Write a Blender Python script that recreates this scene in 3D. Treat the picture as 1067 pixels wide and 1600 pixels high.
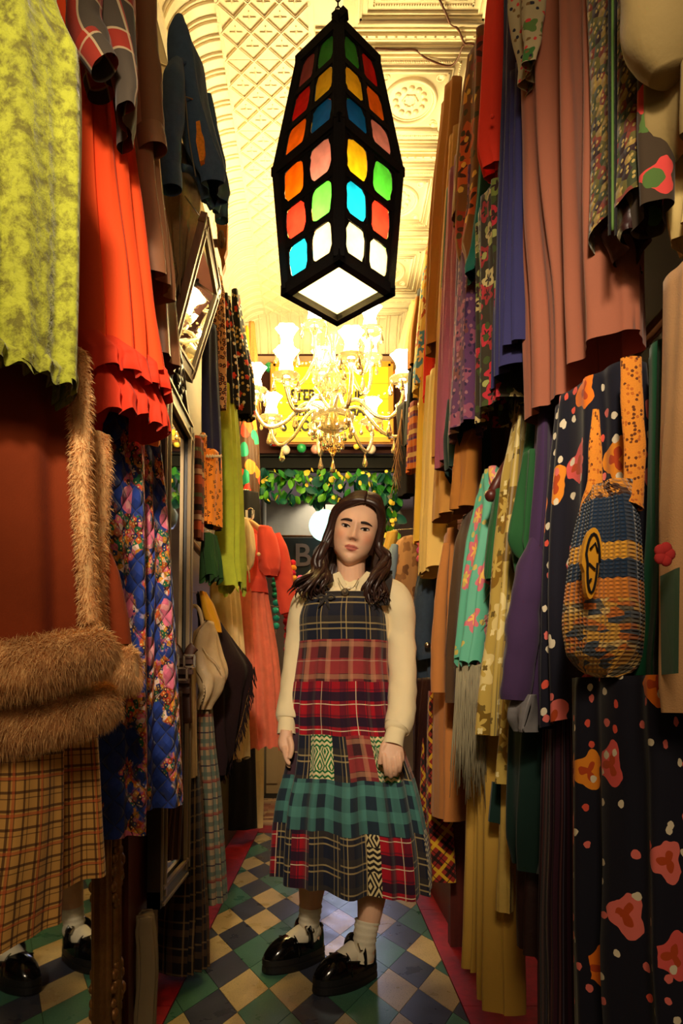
import bpy, bmesh, math, random
from mathutils import Vector, Matrix, noise
# ---------------------------------------------------------------- clear
for o in list(bpy.data.objects): bpy.data.objects.remove(o, do_unlink=True)
SC = bpy.context.scene
COL = SC.collection
PI = math.pi
# ---------------------------------------------------------------- camera
F = 1074.0; CX, CY, CH = 508.0, 1088.0, 0.95      # focal length in px, vanishing point, eye height
cam = bpy.data.cameras.new('camera'); camo = bpy.data.objects.new('camera', cam); COL.objects.link(camo)
cam.sensor_fit = 'VERTICAL'; cam.sensor_height = 36.0; cam.lens = 36.0 * F / 1600.0
camo.location = (0, 0, CH); camo.rotation_euler = (PI / 2, 0, 0)
cam.shift_x = (533.5 - CX) / 1600.0; cam.shift_y = (CY - 800.0) / 1600.0
cam.clip_start = 0.05; cam.clip_end = 60
SC.camera = camo
# ---------------------------------------------------------------- world, lights, exposure
W = bpy.data.worlds.new('world'); SC.world = W; W.use_nodes = True
W.node_tree.nodes['Background'].inputs[0].default_value = (1.0, 0.72, 0.42, 1)
W.node_tree.nodes['Background'].inputs[1].default_value = 0.10
def light(name, kind, loc, energy, color, size=0.2, rot=(0, 0, 0), spread=None):
    l = bpy.data.lights.new(name, kind); o = bpy.data.objects.new(name, l); COL.objects.link(o)
    o.location = loc; o.rotation_euler = rot; l.energy = energy; l.color = color
    if kind == 'AREA': l.shape = 'DISK'; l.size = size
    else: l.shadow_soft_size = size
    return o
# lights without fixtures: assumed fill and added spot behind the camera, added far-room light
light('assumed_front_light', 'AREA', (-0.05, -0.75, 2.15), 14, (1.0, 0.76, 0.48), 0.7, (math.radians(62), 0, 0))  # assumed fill from the unseen front of the shop, no lamp built
sp_ = light('added_front_spot', 'SPOT', (-0.12, -0.55, 2.25), 215, (1.0, 0.82, 0.60), 0.10)      # added spot behind the camera: brightens the woman, leaves the near sides dimmer
sp_.rotation_euler = (Vector((0.06, 2.32, 1.20)) - Vector((-0.12, -0.55, 2.25))).to_track_quat('-Z', 'Y').to_euler(); sp_.data.spot_size = math.radians(44); sp_.data.spot_blend = 0.9
light('added_far_room_light', 'AREA', (0.1, 6.6, 2.9), 8, (1.0, 0.86, 0.62), 0.8, (0, 0, 0))  # added overhead area light that brightens the room beyond, separate from the globe
vs = SC.view_settings
vs.view_transform = 'Standard'; vs.look = 'None'; vs.gamma = 1.0; vs.exposure = 0.0; vs.use_curve_mapping = False
# ---------------------------------------------------------------- geometry helpers
def P(x, y, d): return Vector(((x - CX) * d / F, d, CH + (CY - y) * d / F))
ORG = {}
def tag(o, label=None, cat=None, group=None, kind=None):
    if label: o['label'] = label
    if cat: o['category'] = cat
    if group: o['group'] = group
    if kind: o['kind'] = kind
    return o
def thing(name, label, cat, loc=(0, 0, 0), group=None, kind=None):
    o = bpy.data.objects.new(name, None); COL.objects.link(o); o.empty_display_size = 0.05
    o.location = loc; ORG[o.name] = Vector(loc)
    return tag(o, label, cat, group, kind)
class MB:
    def __init__(s): s.v = []; s.f = []; s.uv = []; s.m = []
    def add(s, vs_, fs, uvs=None, m=0):
        b = len(s.v); s.v += [Vector(p) for p in vs_]
        for i, f in enumerate(fs):
            s.f.append([b + k for k in f]); s.m.append(m)
            s.uv.append([uvs[k] for k in f] if uvs else None)
        return s
    def box(s, c, size, rot=None, m=0):
        c = Vector(c); hx, hy, hz = size[0] / 2, size[1] / 2, size[2] / 2
        vv = [Vector((x, y, z)) for x in (-hx, hx) for y in (-hy, hy) for z in (-hz, hz)]
        if rot is not None: vv = [rot @ p for p in vv]
        vv = [p + c for p in vv]
        return s.add(vv, [(0, 1, 3, 2), (4, 6, 7, 5), (0, 4, 5, 1), (2, 3, 7, 6), (0, 2, 6, 4), (1, 5, 7, 3)], None, m)
    def bar(s, a, b, w, h, up=Vector((0, 0, 1)), m=0):
        a = Vector(a); b = Vector(b); d = (b - a); L = d.length; d.normalize()
        sx = d.cross(up)
        if sx.length < 1e-4: sx = d.cross(Vector((1, 0, 0)))
        sx.normalize(); u = sx.cross(d)
        R = Matrix((sx, d, u)).transposed()
        return s.box((a + b) / 2, (w, L, h), R, m)
    def loft(s, rings, closed=True, cap0=False, cap1=False, uvs=None, m=0):
        n = len(rings[0]); vv = [p for r in rings for p in r]; fs = []; 
        kk = n if closed else n - 1
        b = len(s.v); s.v += [Vector(p) for p in vv]
        for i in range(len(rings) - 1):
            for k in range(kk):
                k2 = (k + 1) % n
                s.f.append([b + i * n + k, b + i * n + k2, b + (i + 1) * n + k2, b + (i + 1) * n + k]); s.m.append(m)
                if uvs:
                    us, vvs = uvs
                    u2 = us[k + 1]
                    s.uv.append([(us[k], vvs[i]), (u2, vvs[i]), (u2, vvs[i + 1]), (us[k], vvs[i + 1])])
                else: s.uv.append(None)
        if cap0: s.f.append([b + k for k in range(n)][::-1]); s.m.append(m); s.uv.append(None)
        if cap1: s.f.append([b + (len(rings) - 1) * n + k for k in range(n)]); s.m.append(m); s.uv.append(None)
        return s
    def tube(s, pts, rad, n=8, cap=True, flat=1.0, up=None, m=0, uv=False, wr=0.0, seed=0):
        pts = [Vector(p) for p in pts]; N = len(pts)
        if not hasattr(rad, '__len__'): rad = [rad] * N
        rings = []; ref = up or Vector((0.123, 0.97, 0.2)); L = 0; vs_ = []
        for i in range(N):
            t = (pts[min(i + 1, N - 1)] - pts[max(i - 1, 0)]).normalized()
            a = t.cross(ref)
            if a.length < 1e-3: a = t.cross(Vector((1, 0, 0)))
            a.normalize(); b = a.cross(t); 
            if i: L += (pts[i] - pts[i - 1]).length
            vs_.append(-L)
            ring = []
            for k in range(n):
                th = 2 * PI * k / n
                r = rad[i]
                if wr: r *= 1 + wr * noise.noise(Vector((math.cos(th) * 1.6 + seed, math.sin(th) * 1.6, L * 22 + seed)))
                ring.append(pts[i] + a * (r * math.cos(th)) + b * (r * flat * math.sin(th)))
            rings.append(ring)
        us = [2 * PI * sum(rad) / N * k / n for k in range(n + 1)]
        return s.loft(rings, True, cap, cap, (us, vs_) if uv else None, m)
    def lathe(s, prof, n=16, c=(0, 0, 0), axis=None, m=0):
        c = Vector(c); rings = []
        for r, z in prof:
            ring = [Vector((r * math.cos(2 * PI * k / n), r * math.sin(2 * PI * k / n), z)) for k in range(n)]
            if axis is not None: ring = [axis @ p for p in ring]
            rings.append([p + c for p in ring])
        return s.loft(rings, True, prof[0][0] > 1e-5, prof[-1][0] > 1e-5, None, m)
    def ball(s, c, r, n=10, sq=(1, 1, 1), m=0):
        c = Vector(c); rings = []
        for i in range(n + 1):
            a = -PI / 2 + PI * i / n; rr = max(math.cos(a), 1e-3)
            rings.append([c + Vector((r * sq[0] * rr * math.cos(2 * PI * k / (n + 2)), r * sq[1] * rr * math.sin(2 * PI * k / (n + 2)), r * sq[2] * math.sin(a))) for k in range(n + 2)])
        return s.loft(rings, True, True, True, None, m)
    def poly(s, pts, thick, nrm=None, m=0):      # extruded polygon
        pts = [Vector(p) for p in pts]
        if nrm is None: nrm = (pts[1] - pts[0]).cross(pts[2] - pts[0]).normalized()
        n = len(pts); q = [p + nrm * thick for p in pts]
        fs = [list(range(n))[::-1], [n + k for k in range(n)]] + [[k, (k + 1) % n, n + (k + 1) % n, n + k] for k in range(n)]
        return s.add(pts + q, fs, None, m)
    def mesh(s, name, smooth=True):
        me = bpy.data.meshes.new(name)
        me.from_pydata([tuple(p) for p in s.v], [], s.f)
        if any(u is not None for u in s.uv):
            lay = me.uv_layers.new(name='UVMap'); i = 0; flat = [0.0] * (2 * len(me.loops))
            for f, u in zip(s.f, s.uv):
                for k in range(len(f)):
                    if u: flat[2 * i], flat[2 * i + 1] = u[k]
                    i += 1
            lay.data.foreach_set('uv', flat)
        if any(s.m): me.polygons.foreach_set('material_index', s.m)
        if smooth: me.polygons.foreach_set('use_smooth', [True] * len(me.polygons))
        me.update(); return me
def obj(name, mb, mat, parent=None, smooth=True, recalc=False):
    if parent is not None:
        og = ORG[parent.name]
        for p in mb.v: p -= og
    me = mb.mesh(name, smooth)
    if recalc:
        b = bmesh.new(); b.from_mesh(me); bmesh.ops.recalc_face_normals(b, faces=b.faces); b.to_mesh(me); b.free()
    for mm in (mat if isinstance(mat, (list, tuple)) else [mat]): me.materials.append(mm)
    o = bpy.data.objects.new(name, me); COL.objects.link(o)
    if parent is not None: o.parent = parent; ORG[o.name] = ORG[parent.name]
    else: ORG[o.name] = Vector((0, 0, 0))
    return o
def struct(name, mb, mat, smooth=False):
    return tag(obj(name, mb, mat, None, smooth), kind='structure')
def inst(name, me, parent, loc, rot=None, scale=1.0):
    o = bpy.data.objects.new(name, me); COL.objects.link(o); o.parent = parent
    o.location = Vector(loc) - (ORG[parent.name] if parent is not None else Vector((0, 0, 0)))
    if rot is not None: o.rotation_euler = rot
    o.scale = (scale,) * 3 if not hasattr(scale, '__len__') else scale
    return o
def cat_interp(rows, t):          # Catmull-Rom through rows (tuples), t in 0..len-1
    n = len(rows); i = min(int(t), n - 2); f = t - i
    p0, p1, p2, p3 = rows[max(i - 1, 0)], rows[i], rows[i + 1], rows[min(i + 2, n - 1)]
    out = []
    for a, b, c, d in zip(p0, p1, p2, p3):
        out.append(0.5 * (2 * b + (c - a) * f + (2 * a - 5 * b + 4 * c - d) * f * f + (3 * b - a - 3 * c + d) * f ** 3))
    return out
def smooth_path(pts, k=6):
    pts = [tuple(p) for p in pts]; out = []
    N = (len(pts) - 1) * k
    for i in range(N + 1): out.append(cat_interp(pts, min(i / k, len(pts) - 1 - 1e-6)))
    return out
def spow(v, e): return math.copysign(abs(v) ** e, v)
def clip_poly(poly, xmin, xmax, ymin, ymax):
    def cut(pl, f, inter):
        out = []
        for i in range(len(pl)):
            a, b = pl[i - 1], pl[i]
            if f(b):
                if not f(a): out.append(inter(a, b))
                out.append(b)
            elif f(a): out.append(inter(a, b))
        return out
    def ix(v): return lambda a, b: (v, a[1] + (b[1] - a[1]) * (v - a[0]) / (b[0] - a[0]))
    def iy(v): return lambda a, b: (a[0] + (b[0] - a[0]) * (v - a[1]) / (b[1] - a[1]), v)
    for f, it in ((lambda p: p[0] >= xmin, ix(xmin)), (lambda p: p[0] <= xmax, ix(xmax)), (lambda p: p[1] >= ymin, iy(ymin)), (lambda p: p[1] <= ymax, iy(ymax))):
        if poly: poly = cut(poly, f, it)
    return poly
# ---------------------------------------------------------------- material helpers
def srgb(r, g, b):
    f = lambda c: (c / 255 / 12.92) if c / 255 <= 0.04045 else ((c / 255 + 0.055) / 1.055) ** 2.4
    return (f(r), f(g), f(b), 1)
class MT:
    def __init__(s, name, rough=0.8, metal=0.0, spec=0.3, sheen=0.0):
        s.mat = bpy.data.materials.new(name); s.mat.use_nodes = True; s.nt = s.mat.node_tree; s.nt.nodes.clear()
        s.out = s.nd('ShaderNodeOutputMaterial'); s.b = s.nd('ShaderNodeBsdfPrincipled')
        s.nt.links.new(s.b.outputs[0], s.out.inputs[0])
        s.b.inputs['Roughness'].default_value = rough; s.b.inputs['Metallic'].default_value = metal
        s.b.inputs['Specular IOR Level'].default_value = spec
        if sheen: s.b.inputs['Sheen Weight'].default_value = sheen; s.b.inputs['Sheen Roughness'].default_value = 0.5
        s._uv = None
    def nd(s, t): return s.nt.nodes.new(t)
    def set(s, sock, v):
        if isinstance(v, bpy.types.NodeSocket): s.nt.links.new(v, sock)
        elif v is not None:
            try: sock.default_value = v
            except Exception: sock.default_value = (v, v, v)
    def math(s, op, a, b=None, c=None):
        n = s.nd('ShaderNodeMath'); n.operation = op; s.set(n.inputs[0], a); s.set(n.inputs[1], b); s.set(n.inputs[2], c); return n.outputs[0]
    def mix(s, f, a, b, mode='MIX'):
        n = s.nd('ShaderNodeMix'); n.data_type = 'RGBA'; n.blend_type = mode
        s.set(n.inputs[0], f); s.set(n.inputs[6], a); s.set(n.inputs[7], b); return n.outputs[2]
    def uv(s):
        if s._uv is None: s._uv = s.nd('ShaderNodeUVMap').outputs[0]
        return s._uv
    def ob(s): return s.nd('ShaderNodeTexCoord').outputs['Object']
    def sep(s, v):
        n = s.nd('ShaderNodeSeparateXYZ'); s.set(n.inputs[0], v); return n.outputs
    def noise(s, vec, scale, detail=3, rough=0.5):
        n = s.nd('ShaderNodeTexNoise'); s.set(n.inputs['Vector'], vec); n.inputs['Scale'].default_value = scale
        n.inputs['Detail'].default_value = detail; n.inputs['Roughness'].default_value = rough; return n
    def mapping(s, vec, scale=(1, 1, 1), rot=(0, 0, 0), loc=(0, 0, 0)):
        n = s.nd('ShaderNodeMapping'); s.set(n.inputs[0], vec); n.inputs['Scale'].default_value = scale; n.inputs['Rotation'].default_value = rot; n.inputs['Location'].default_value = loc; return n.outputs[0]
    def vor(s, vec, scale, feat='F1', rand=1.0):
        n = s.nd('ShaderNodeTexVoronoi'); n.voronoi_dimensions = '2D'; n.feature = feat; s.set(n.inputs['Vector'], vec)
        n.inputs['Scale'].default_value = scale; n.inputs['Randomness'].default_value = rand; return n
    def ramp(s, f, stops, const=False):
        n = s.nd('ShaderNodeValToRGB'); s.set(n.inputs[0], f); r = n.color_ramp
        if const: r.interpolation = 'CONSTANT'
        while len(r.elements) < len(stops): r.elements.new(0.5)
        for e, (p, c) in zip(r.elements, stops): e.position = p; e.color = c
        return n.outputs[0]
    def color(s, c): s.set(s.b.inputs['Base Color'], c)
    def bump(s, h, strength=0.3, dist=0.003):
        n = s.nd('ShaderNodeBump'); n.inputs['Strength'].default_value = strength; n.inputs['Distance'].default_value = dist
        s.set(n.inputs['Height'], h); s.nt.links.new(n.outputs[0], s.b.inputs['Normal'])
    def mask(s, c, period, off, width):       # 1 inside a stripe of given width
        f = s.math('FRACT', s.math('MULTIPLY_ADD', c, 1.0 / period, off)); return s.math('LESS_THAN', f, width / period)
MATS = {}
def vary(m, col, vec, scale=9, amt=0.35):
    n = m.noise(vec, scale, 4); f = m.math('MULTIPLY_ADD', n.outputs[0], amt, 1 - amt / 2)
    return m.mix(1.0, col, f, 'MULTIPLY')
def scal(c, k): return (c[0] * k, c[1] * k, c[2] * k, 1)
def solid(name, rgb, rough=0.85, sheen=0.04, weave=900, vs_=8, va=0.3, bump=0.15, spec=0.25, metal=0):
    m = MT(name, rough, metal, spec, sheen * .3); c = srgb(*rgb); v = m.ob()
    m.color(vary(m, c, v, vs_, va))
    n = m.noise(v, weave, 2); n2 = m.noise(v, 60, 3)
    m.bump(m.math('ADD', n.outputs[0], m.math('MULTIPLY', n2.outputs[0], 2.0)), bump, 0.002)
    MATS[name] = m.mat; return m.mat
def plain(name, rgb, rough=0.5, metal=0.0, spec=0.5):
    m = MT(name, rough, metal, spec); m.color(srgb(*rgb)); MATS[name] = m.mat; return m.mat
def plaid(name, base, stripes, rough=0.9, rot=0.0, k=1.0):
    m = MT(name, rough, 0, 0.2, 0.15); uv = m.uv()
    if rot: uv = m.mapping(uv, rot=(0, 0, rot))
    s = m.sep(uv); col = srgb(*base)
    for ax, per, off, w, c, a in stripes:
        col = m.mix(m.math('MULTIPLY', m.mask(s[ax], per * k, off, w * k), a), col, srgb(*c))
    m.color(vary(m, col, m.ob(), 14, 0.3)); n = m.noise(m.ob(), 700, 2); m.bump(n.outputs[0], 0.2, 0.0015)
    MATS[name] = m.mat; return m.mat
def floral(name, base, layers, rough=0.85, bump=0.15, basevar=None, sheen=0.15, warp=0.25, stretch=(1, 1, 1)):
    # layers: (scale, radius, density, [colours], centre colour or None, seed, petals)
    m = MT(name, rough, 0, 0.25, sheen); uv = m.mapping(m.uv(), stretch); col = srgb(*base)
    if basevar:
        nn = m.noise(uv, basevar[0], 4, 0.65); col = m.mix(m.ramp(nn.outputs[0], [(0.42, (0, 0, 0, 1)), (0.58, (1, 1, 1, 1))]), col, srgb(*basevar[1]))
    for sc, rad, den, cols, cen, seed, pet in layers:
        w = m.noise(m.mapping(uv, loc=(seed, seed, 0)), sc * 2.2, 2)
        vm = m.nd('ShaderNodeVectorMath'); vm.operation = 'MULTIPLY_ADD'
        m.set(vm.inputs[0], w.outputs['Color']); vm.inputs[1].default_value = (warp / sc,) * 3; m.set(vm.inputs[2], m.mapping(uv, loc=(seed * 3.1, seed * 1.7, 0)))
        v = m.vor(vm.outputs[0], sc); rgbs = m.nd('ShaderNodeSeparateColor'); m.set(rgbs.inputs[0], v.outputs['Color'])
        d = v.outputs['Distance']
        if pet:
            v2 = m.nd('ShaderNodeVectorMath'); v2.operation = 'SUBTRACT'; m.set(v2.inputs[0], vm.outputs[0]); m.set(v2.inputs[1], v.outputs['Position'])
            s2 = m.sep(v2.outputs[0]); an = m.math('ARCTAN2', s2[1], s2[0])
            d = m.math('MULTIPLY_ADD', m.math('COSINE', m.math('MULTIPLY', an, float(pet))), rad * 0.22, d)
        on = m.math('MULTIPLY', m.math('LESS_THAN', d, rad), m.math('LESS_THAN', rgbs.outputs[0], den))
        pal = m.ramp(rgbs.outputs[1], [(i / len(cols), srgb(*c)) for i, c in enumerate(cols)], True)
        if cen: pal = m.mix(m.math('LESS_THAN', d, rad * 0.42), pal, srgb(*cen))
        col = m.mix(on, col, pal)
    m.color(vary(m, col, m.ob(), 14, 0.25)); n = m.noise(m.ob(), 500, 2); m.bump(n.outputs[0], bump, 0.0015)
    MATS[name] = m.mat; return m.mat
def emit(name, rgb, strength):
    m = bpy.data.materials.new(name); m.use_nodes = True; nt = m.node_tree; nt.nodes.clear()
    o = nt.nodes.new('ShaderNodeOutputMaterial'); e = nt.nodes.new('ShaderNodeEmission'); nt.links.new(e.outputs[0], o.inputs[0])
    e.inputs[0].default_value = srgb(*rgb); e.inputs[1].default_value = strength; MATS[name] = m; return m
def glassy(name, rgb, rough=0.05, trans=1.0):
    m = MT(name, rough, 0, 0.5); m.color(srgb(*rgb)); m.b.inputs['Transmission Weight'].default_value = trans; m.b.inputs['IOR'].default_value = 1.45
    MATS[name] = m.mat; return m.mat
def translucent(name, rgb, k=0.75):
    m = MT(name, 0.4, 0, 0.4); t = m.nd('ShaderNodeBsdfTranslucent'); mx = m.nd('ShaderNodeMixShader')
    n = m.noise(m.ob(), 34, 3); c = m.mix(1.0, srgb(*rgb), m.math('MULTIPLY_ADD', n.outputs[0], 0.7, 0.62), 'MULTIPLY')
    m.color(c); m.set(t.inputs[0], c); mx.inputs[0].default_value = k
    m.bump(n.outputs[0], 0.5, 0.006)
    m.nt.links.new(m.b.outputs[0], mx.inputs[1]); m.nt.links.new(t.outputs[0], mx.inputs[2]); m.nt.links.new(mx.outputs[0], m.out.inputs[0])
    MATS[name] = m.mat; return m.mat
# ---------------------------------------------------------------- garment helpers
def prof_rows(prof, rows):
    pr = sorted(prof, key=lambda r: r[0]); y0, y1 = pr[0][0], pr[-1][0]; out = []
    j = 0
    for i in range(rows + 1):
        y = y0 + (y1 - y0) * i / rows
        while j < len(pr) - 2 and y > pr[j + 1][0]: j += 1
        t = j + (y - pr[j][0]) / max(pr[j + 1][0] - pr[j][0], 1e-6)
        r = cat_interp(pr, min(t, len(pr) - 1 - 1e-6)); out.append((y, r[1], r[2]))
    return out
def garment_mb(prof, side, da, dw, th, fold=(6, .004, .014), seed=0, rows=26, n=88, hem=0.0, th_top=None, cap=True, diag=0.0):
    """a hollow hanging cloth form: rings at constant height between the aisle edge (depth da) and the wall edge (depth dw)"""
    rd = prof_rows(prof, rows); rings = []; vv = []; rnd = random.Random(seed)
    ph = [rnd.uniform(0, 6.28) for _ in range(6)]; nf = fold[0]
    for i, (y, xl, xr) in enumerate(rd):
        t = i / rows; z = CH + (CY - y) * da / F
        xa, xw = (xr, xl) if side == 'L' else (xl, xr)
        tt = (th_top if th_top is not None else th * 0.6); tk = tt + (th - tt) * min(1, t * 1.6)
        am = fold[1] + (fold[2] - fold[1]) * t
        ta, tw = xa, xw
        for it in range(3):                       # settle the plan so that the bulging cloth keeps the wanted width
            A = Vector(((ta - CX) * da / F, da)); B = Vector(((tw - CX) * dw / F, dw))
            c = (A + B) / 2; e = (A - B) / 2; p = Vector((e.y, -e.x))
            p.normalize()
            if p.x * (.7 if side == 'L' else -.7) - p.y < 0: p = -p
            tk = min(tk, .75 * abs(xr - xl) * (da + dw) / 2 / F / max(abs(p.x), .35)); ring = []; sxs = []
            for k in range(n):
                a = 2 * PI * k / n; ca, sa = math.cos(a), math.sin(a)
                u = spow(ca, 0.7); w = spow(sa, 0.7)
                fo = am * (math.sin(nf * PI * u * 0.5 + ph[0] + 0.8 * t * math.sin(ph[1])) + 0.5 * math.sin(nf * PI * u * 0.83 + ph[2] + 1.1 * t))
                if sa < 0: fo = am * (math.sin(nf * PI * u * 0.5 + ph[3]) + 0.4 * math.sin(nf * PI * u * 0.9 + ph[4]))
                nz = 0.35 * am * noise.noise(Vector((u * 4 + seed * 1.7, z * 5, w + seed)))
                q = c + e * u * (1 + 0.02 * math.sin(ph[5] + 9 * t)) + p * (tk / 2 * w + fo + nz)
                zz = z + hem * t ** 4 * (math.sin(nf * PI * u * 0.5 + ph[0] + 1.4) + 0.5 * math.sin(5 * u + ph[1])) - diag * t ** 3 * u
                ring.append(Vector((q.x, q.y, zz))); sxs.append(CX + q.x * F / q.y)
            lo, hi = min(sxs), max(sxs)
            if side == 'L': ta += xr - hi; tw += max(-40, min(40, xl - lo))
            else: ta += xl - lo; tw += max(-40, min(40, xr - hi))
            if side == 'L' and tw > ta - 3: tw = ta - 3
            if side == 'R' and tw < ta + 3: tw = ta + 3
        rings.append(ring); vv.append(z)
    last = rings[-1]; us = [0.0]
    for k in range(n): us.append(us[-1] + (last[(k + 1) % n] - last[k]).length)
    mb = MB(); mb.loft(rings, True, cap, False, (us, vv))
    return mb, rings
def cloth(root, name, prof, side, da, dw, th, mat, **kw):
    mb, rings = garment_mb(prof, side, da, dw, th, **kw)
    return obj(name, mb, mat, root)
def hang(name, label, cat, prof, side, da, dw, th, mat, part='body', group=None, wire=None, **kw):
    """a whole garment: root Empty + its main cloth part"""
    y = max(r[0] for r in prof); r = [q for q in prof if q[0] == y][0]
    base = (P(r[1], y, dw if side == 'L' else da) + P(r[2], y, da if side == 'L' else dw)) / 2; base.z = CH + (CY - y) * da / F
    t = thing(name, label, cat, base, group)
    cloth(t, part, prof, side, da, dw, th, mat, **kw)
    if wire:                                      # thin hanger wire up to a rail, wall or the ceiling
        y0 = min(r[0] for r in prof); r0 = [q for q in prof if q[0] == y0][0]; q = P((r0[1] + r0[2]) / 2, y0 + 4, (da + dw) / 2)
        obj('hanger_wire', MB().tube([q, q + Vector((0, 0, .03)), Vector(wire(q))], .0016, 5), M_HOOK, t)
    return t
def sleeve(root, name, pts, mat, n=20, k=7, wr=0.18, seed=1, flat=0.8, cap=False):
    sp = smooth_path(pts, k)
    mb = MB().tube([P(a, b, d) for a, b, d, r in sp], [r * d / F for a, b, d, r in sp], n, cap, flat, uv=True, wr=wr, seed=seed)
    return obj(name, mb, mat, root)
def fur(root, name, pts, mat, hairs=2500, hl=0.022, seed=3, k=8, lump=0.25, flat=1.0):
    """a furry roll: lumpy core plus many fine tapering hairs"""
    sp = smooth_path(pts, k); rnd = random.Random(seed)
    c = [P(a, b, d) for a, b, d, r in sp]; R = [r * d / F for a, b, d, r in sp]
    core = obj(name, MB().tube(c, [r * .9 for r in R], 22, True, flat, wr=lump, seed=seed), mat, root)
    mb = MB(); N = len(c)
    for _ in range(int(hairs * 2.2)):
        i = rnd.randrange(N - 1); f = rnd.random(); p = c[i].lerp(c[i + 1], f); r = R[i] + (R[i + 1] - R[i]) * f
        t = (c[i + 1] - c[i]).normalized(); a = t.cross(Vector((.1, .97, .2))).normalized(); b = a.cross(t); th = rnd.uniform(0, 2 * PI)
        if rnd.random() < .6: th = -abs(math.atan2(math.sin(th), math.cos(th))) if b.y < 0 else th
        nrm = a * math.cos(th) + b * (math.sin(th) * flat)
        q = p + nrm * r * 0.86; d = (nrm + Vector((rnd.uniform(-.8, .8), rnd.uniform(-.8, .8), rnd.uniform(-1.5, -.1)))).normalized()
        L = hl * rnd.uniform(.6, 1.3); w = d.cross(Vector((rnd.random(), rnd.random(), rnd.random()))).normalized() * 0.0006
        mid = q + d * L * .6 + Vector((0, 0, -L * .05)); tip = q + d * L + Vector((0, 0, -L * .3))
        mb.add([q - w, q + w, mid + w * .7, mid - w * .7, tip], [(0, 1, 2, 3), (3, 2, 4)])
    tag(obj('fur_hair', mb, mat, core), kind='stuff')
    return core
def fringe(root, name, pts, mat, count, length, seed=1, r=0.0016, sway=0.012):
    rnd = random.Random(seed); mb = MB(); pts = [Vector(p) for p in pts]
    for i in range(count):
        f = i / max(count - 1, 1) * (len(pts) - 1); j = min(int(f), len(pts) - 2); p = pts[j].lerp(pts[j + 1], f - j)
        L = length * rnd.uniform(.8, 1.12); s = rnd.uniform(-1, 1) * sway; s2 = rnd.uniform(-1, 1) * sway
        mb.tube([p, p + Vector((s * .4, s2 * .4, -L * .35)), p + Vector((s, s2, -L * .7)), p + Vector((s * 1.3 + rnd.uniform(-.004, .004), s2, -L))], [r, r, r, r * .5], 4, True)
    return tag(obj(name, mb, mat, root), kind='stuff')
def frame_bars(mb, corners, w, h, nrm, m=0):
    for i in range(4): mb.bar(corners[i], corners[(i + 1) % 4], w, h, nrm, m)
    return mb
def text_mb(txt, size, M, extr=0.002, bold=0.0):
    cu = bpy.data.curves.new('txt', 'FONT'); cu.body = txt; cu.size = size; cu.extrude = extr; cu.offset = bold; cu.align_x = 'LEFT'
    cu.resolution_u = 4
    o = bpy.data.objects.new('txt', cu); COL.objects.link(o); dg = bpy.context.evaluated_depsgraph_get(); dg.update()
    me = bpy.data.meshes.new_from_object(o.evaluated_get(dg))
    mb = MB(); mb.add([M @ v.co for v in me.vertices], [tuple(p.vertices) for p in me.polygons])
    bpy.data.objects.remove(o); bpy.data.curves.remove(cu); bpy.data.meshes.remove(me); return mb
FACE = Matrix(((1, 0, 0, 0), (0, 0, -1, 0), (0, 1, 0, 0), (0, 0, 0, 1)))     # text facing the camera (-Y)
# ================================================================ THE SETTING
XL, XR, CEIL, YEND = -0.62, 0.76, 3.66, 5.05
def vinyl(name, rgb, speck):
    m = MT(name, 0.30, 0, 0.45); v = m.ob(); oi = m.nd('ShaderNodeObjectInfo')
    off = m.nd('ShaderNodeVectorMath'); off.operation = 'ADD'; m.set(off.inputs[0], v); m.set(off.inputs[1], oi.outputs['Location'])
    n = m.noise(off.outputs[0], 220, 3, 0.7); n2 = m.noise(off.outputs[0], 9, 4)
    c = m.mix(m.math('GREATER_THAN', n.outputs[0], 0.61), srgb(*rgb), srgb(*speck))
    c = m.mix(1.0, c, m.math('MULTIPLY_ADD', n2.outputs[0], 0.6, 0.68), 'MULTIPLY')
    c = m.mix(1.0, c, m.math('MULTIPLY_ADD', oi.outputs['Random'], 0.4, 0.75), 'MULTIPLY')
    m.color(c); m.set(m.b.inputs['Roughness'], m.math('MULTIPLY_ADD', n2.outputs[0], 0.3, 0.16)); m.bump(n2.outputs[0], 0.15, 0.004)
    return m.mat
M_DARK = vinyl('vinyl_slate', (66, 70, 86), (86, 88, 100)); M_GREEN = vinyl('vinyl_green', (72, 122, 102), (110, 150, 120)); M_TAN = vinyl('vinyl_tan', (204, 180, 128), (120, 98, 60))
M_GROUT = plain('floor_underlay', (30, 26, 26), 0.8)
m = MT('red_floor_paint', 0.45, 0, 0.4); nn = m.noise(m.ob(), 18, 5, 0.65); m.color(m.mix(m.ramp(nn.outputs[0], [(0.35, (0, 0, 0, 1)), (0.75, (1, 1, 1, 1))]), srgb(178, 26, 40), srgb(120, 22, 30))); m.bump(nn.outputs[0], 0.3, 0.004); M_RED = m.mat
m = MT('wall_paint_olive', 0.7, 0, 0.3); m.color(vary(m, srgb(104, 86, 56), m.ob(), 5, 0.4)); M_WALL = m.mat
m = MT('wall_paint_maroon', 0.8, 0, 0.3); m.color(vary(m, srgb(70, 34, 30), m.ob(), 5, 0.5)); M_MAROON = m.mat
m = MT('tin_paint', 0.42, 0, 0.5); v = m.ob(); n1 = m.noise(v, 130, 3); n2 = m.noise(v, 14, 4)
m.color(m.mix(1.0, srgb(236, 222, 190), m.math('MULTIPLY_ADD', n2.outputs[0], 0.3, 0.84), 'MULTIPLY')); m.bump(m.math('ADD', n1.outputs[0], n2.outputs[0]), 0.22, 0.004); M_TIN = m.mat
M_BLACKW = plain('black_painted_wood', (10, 9, 9), 0.7, 0, 0.15)
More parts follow.
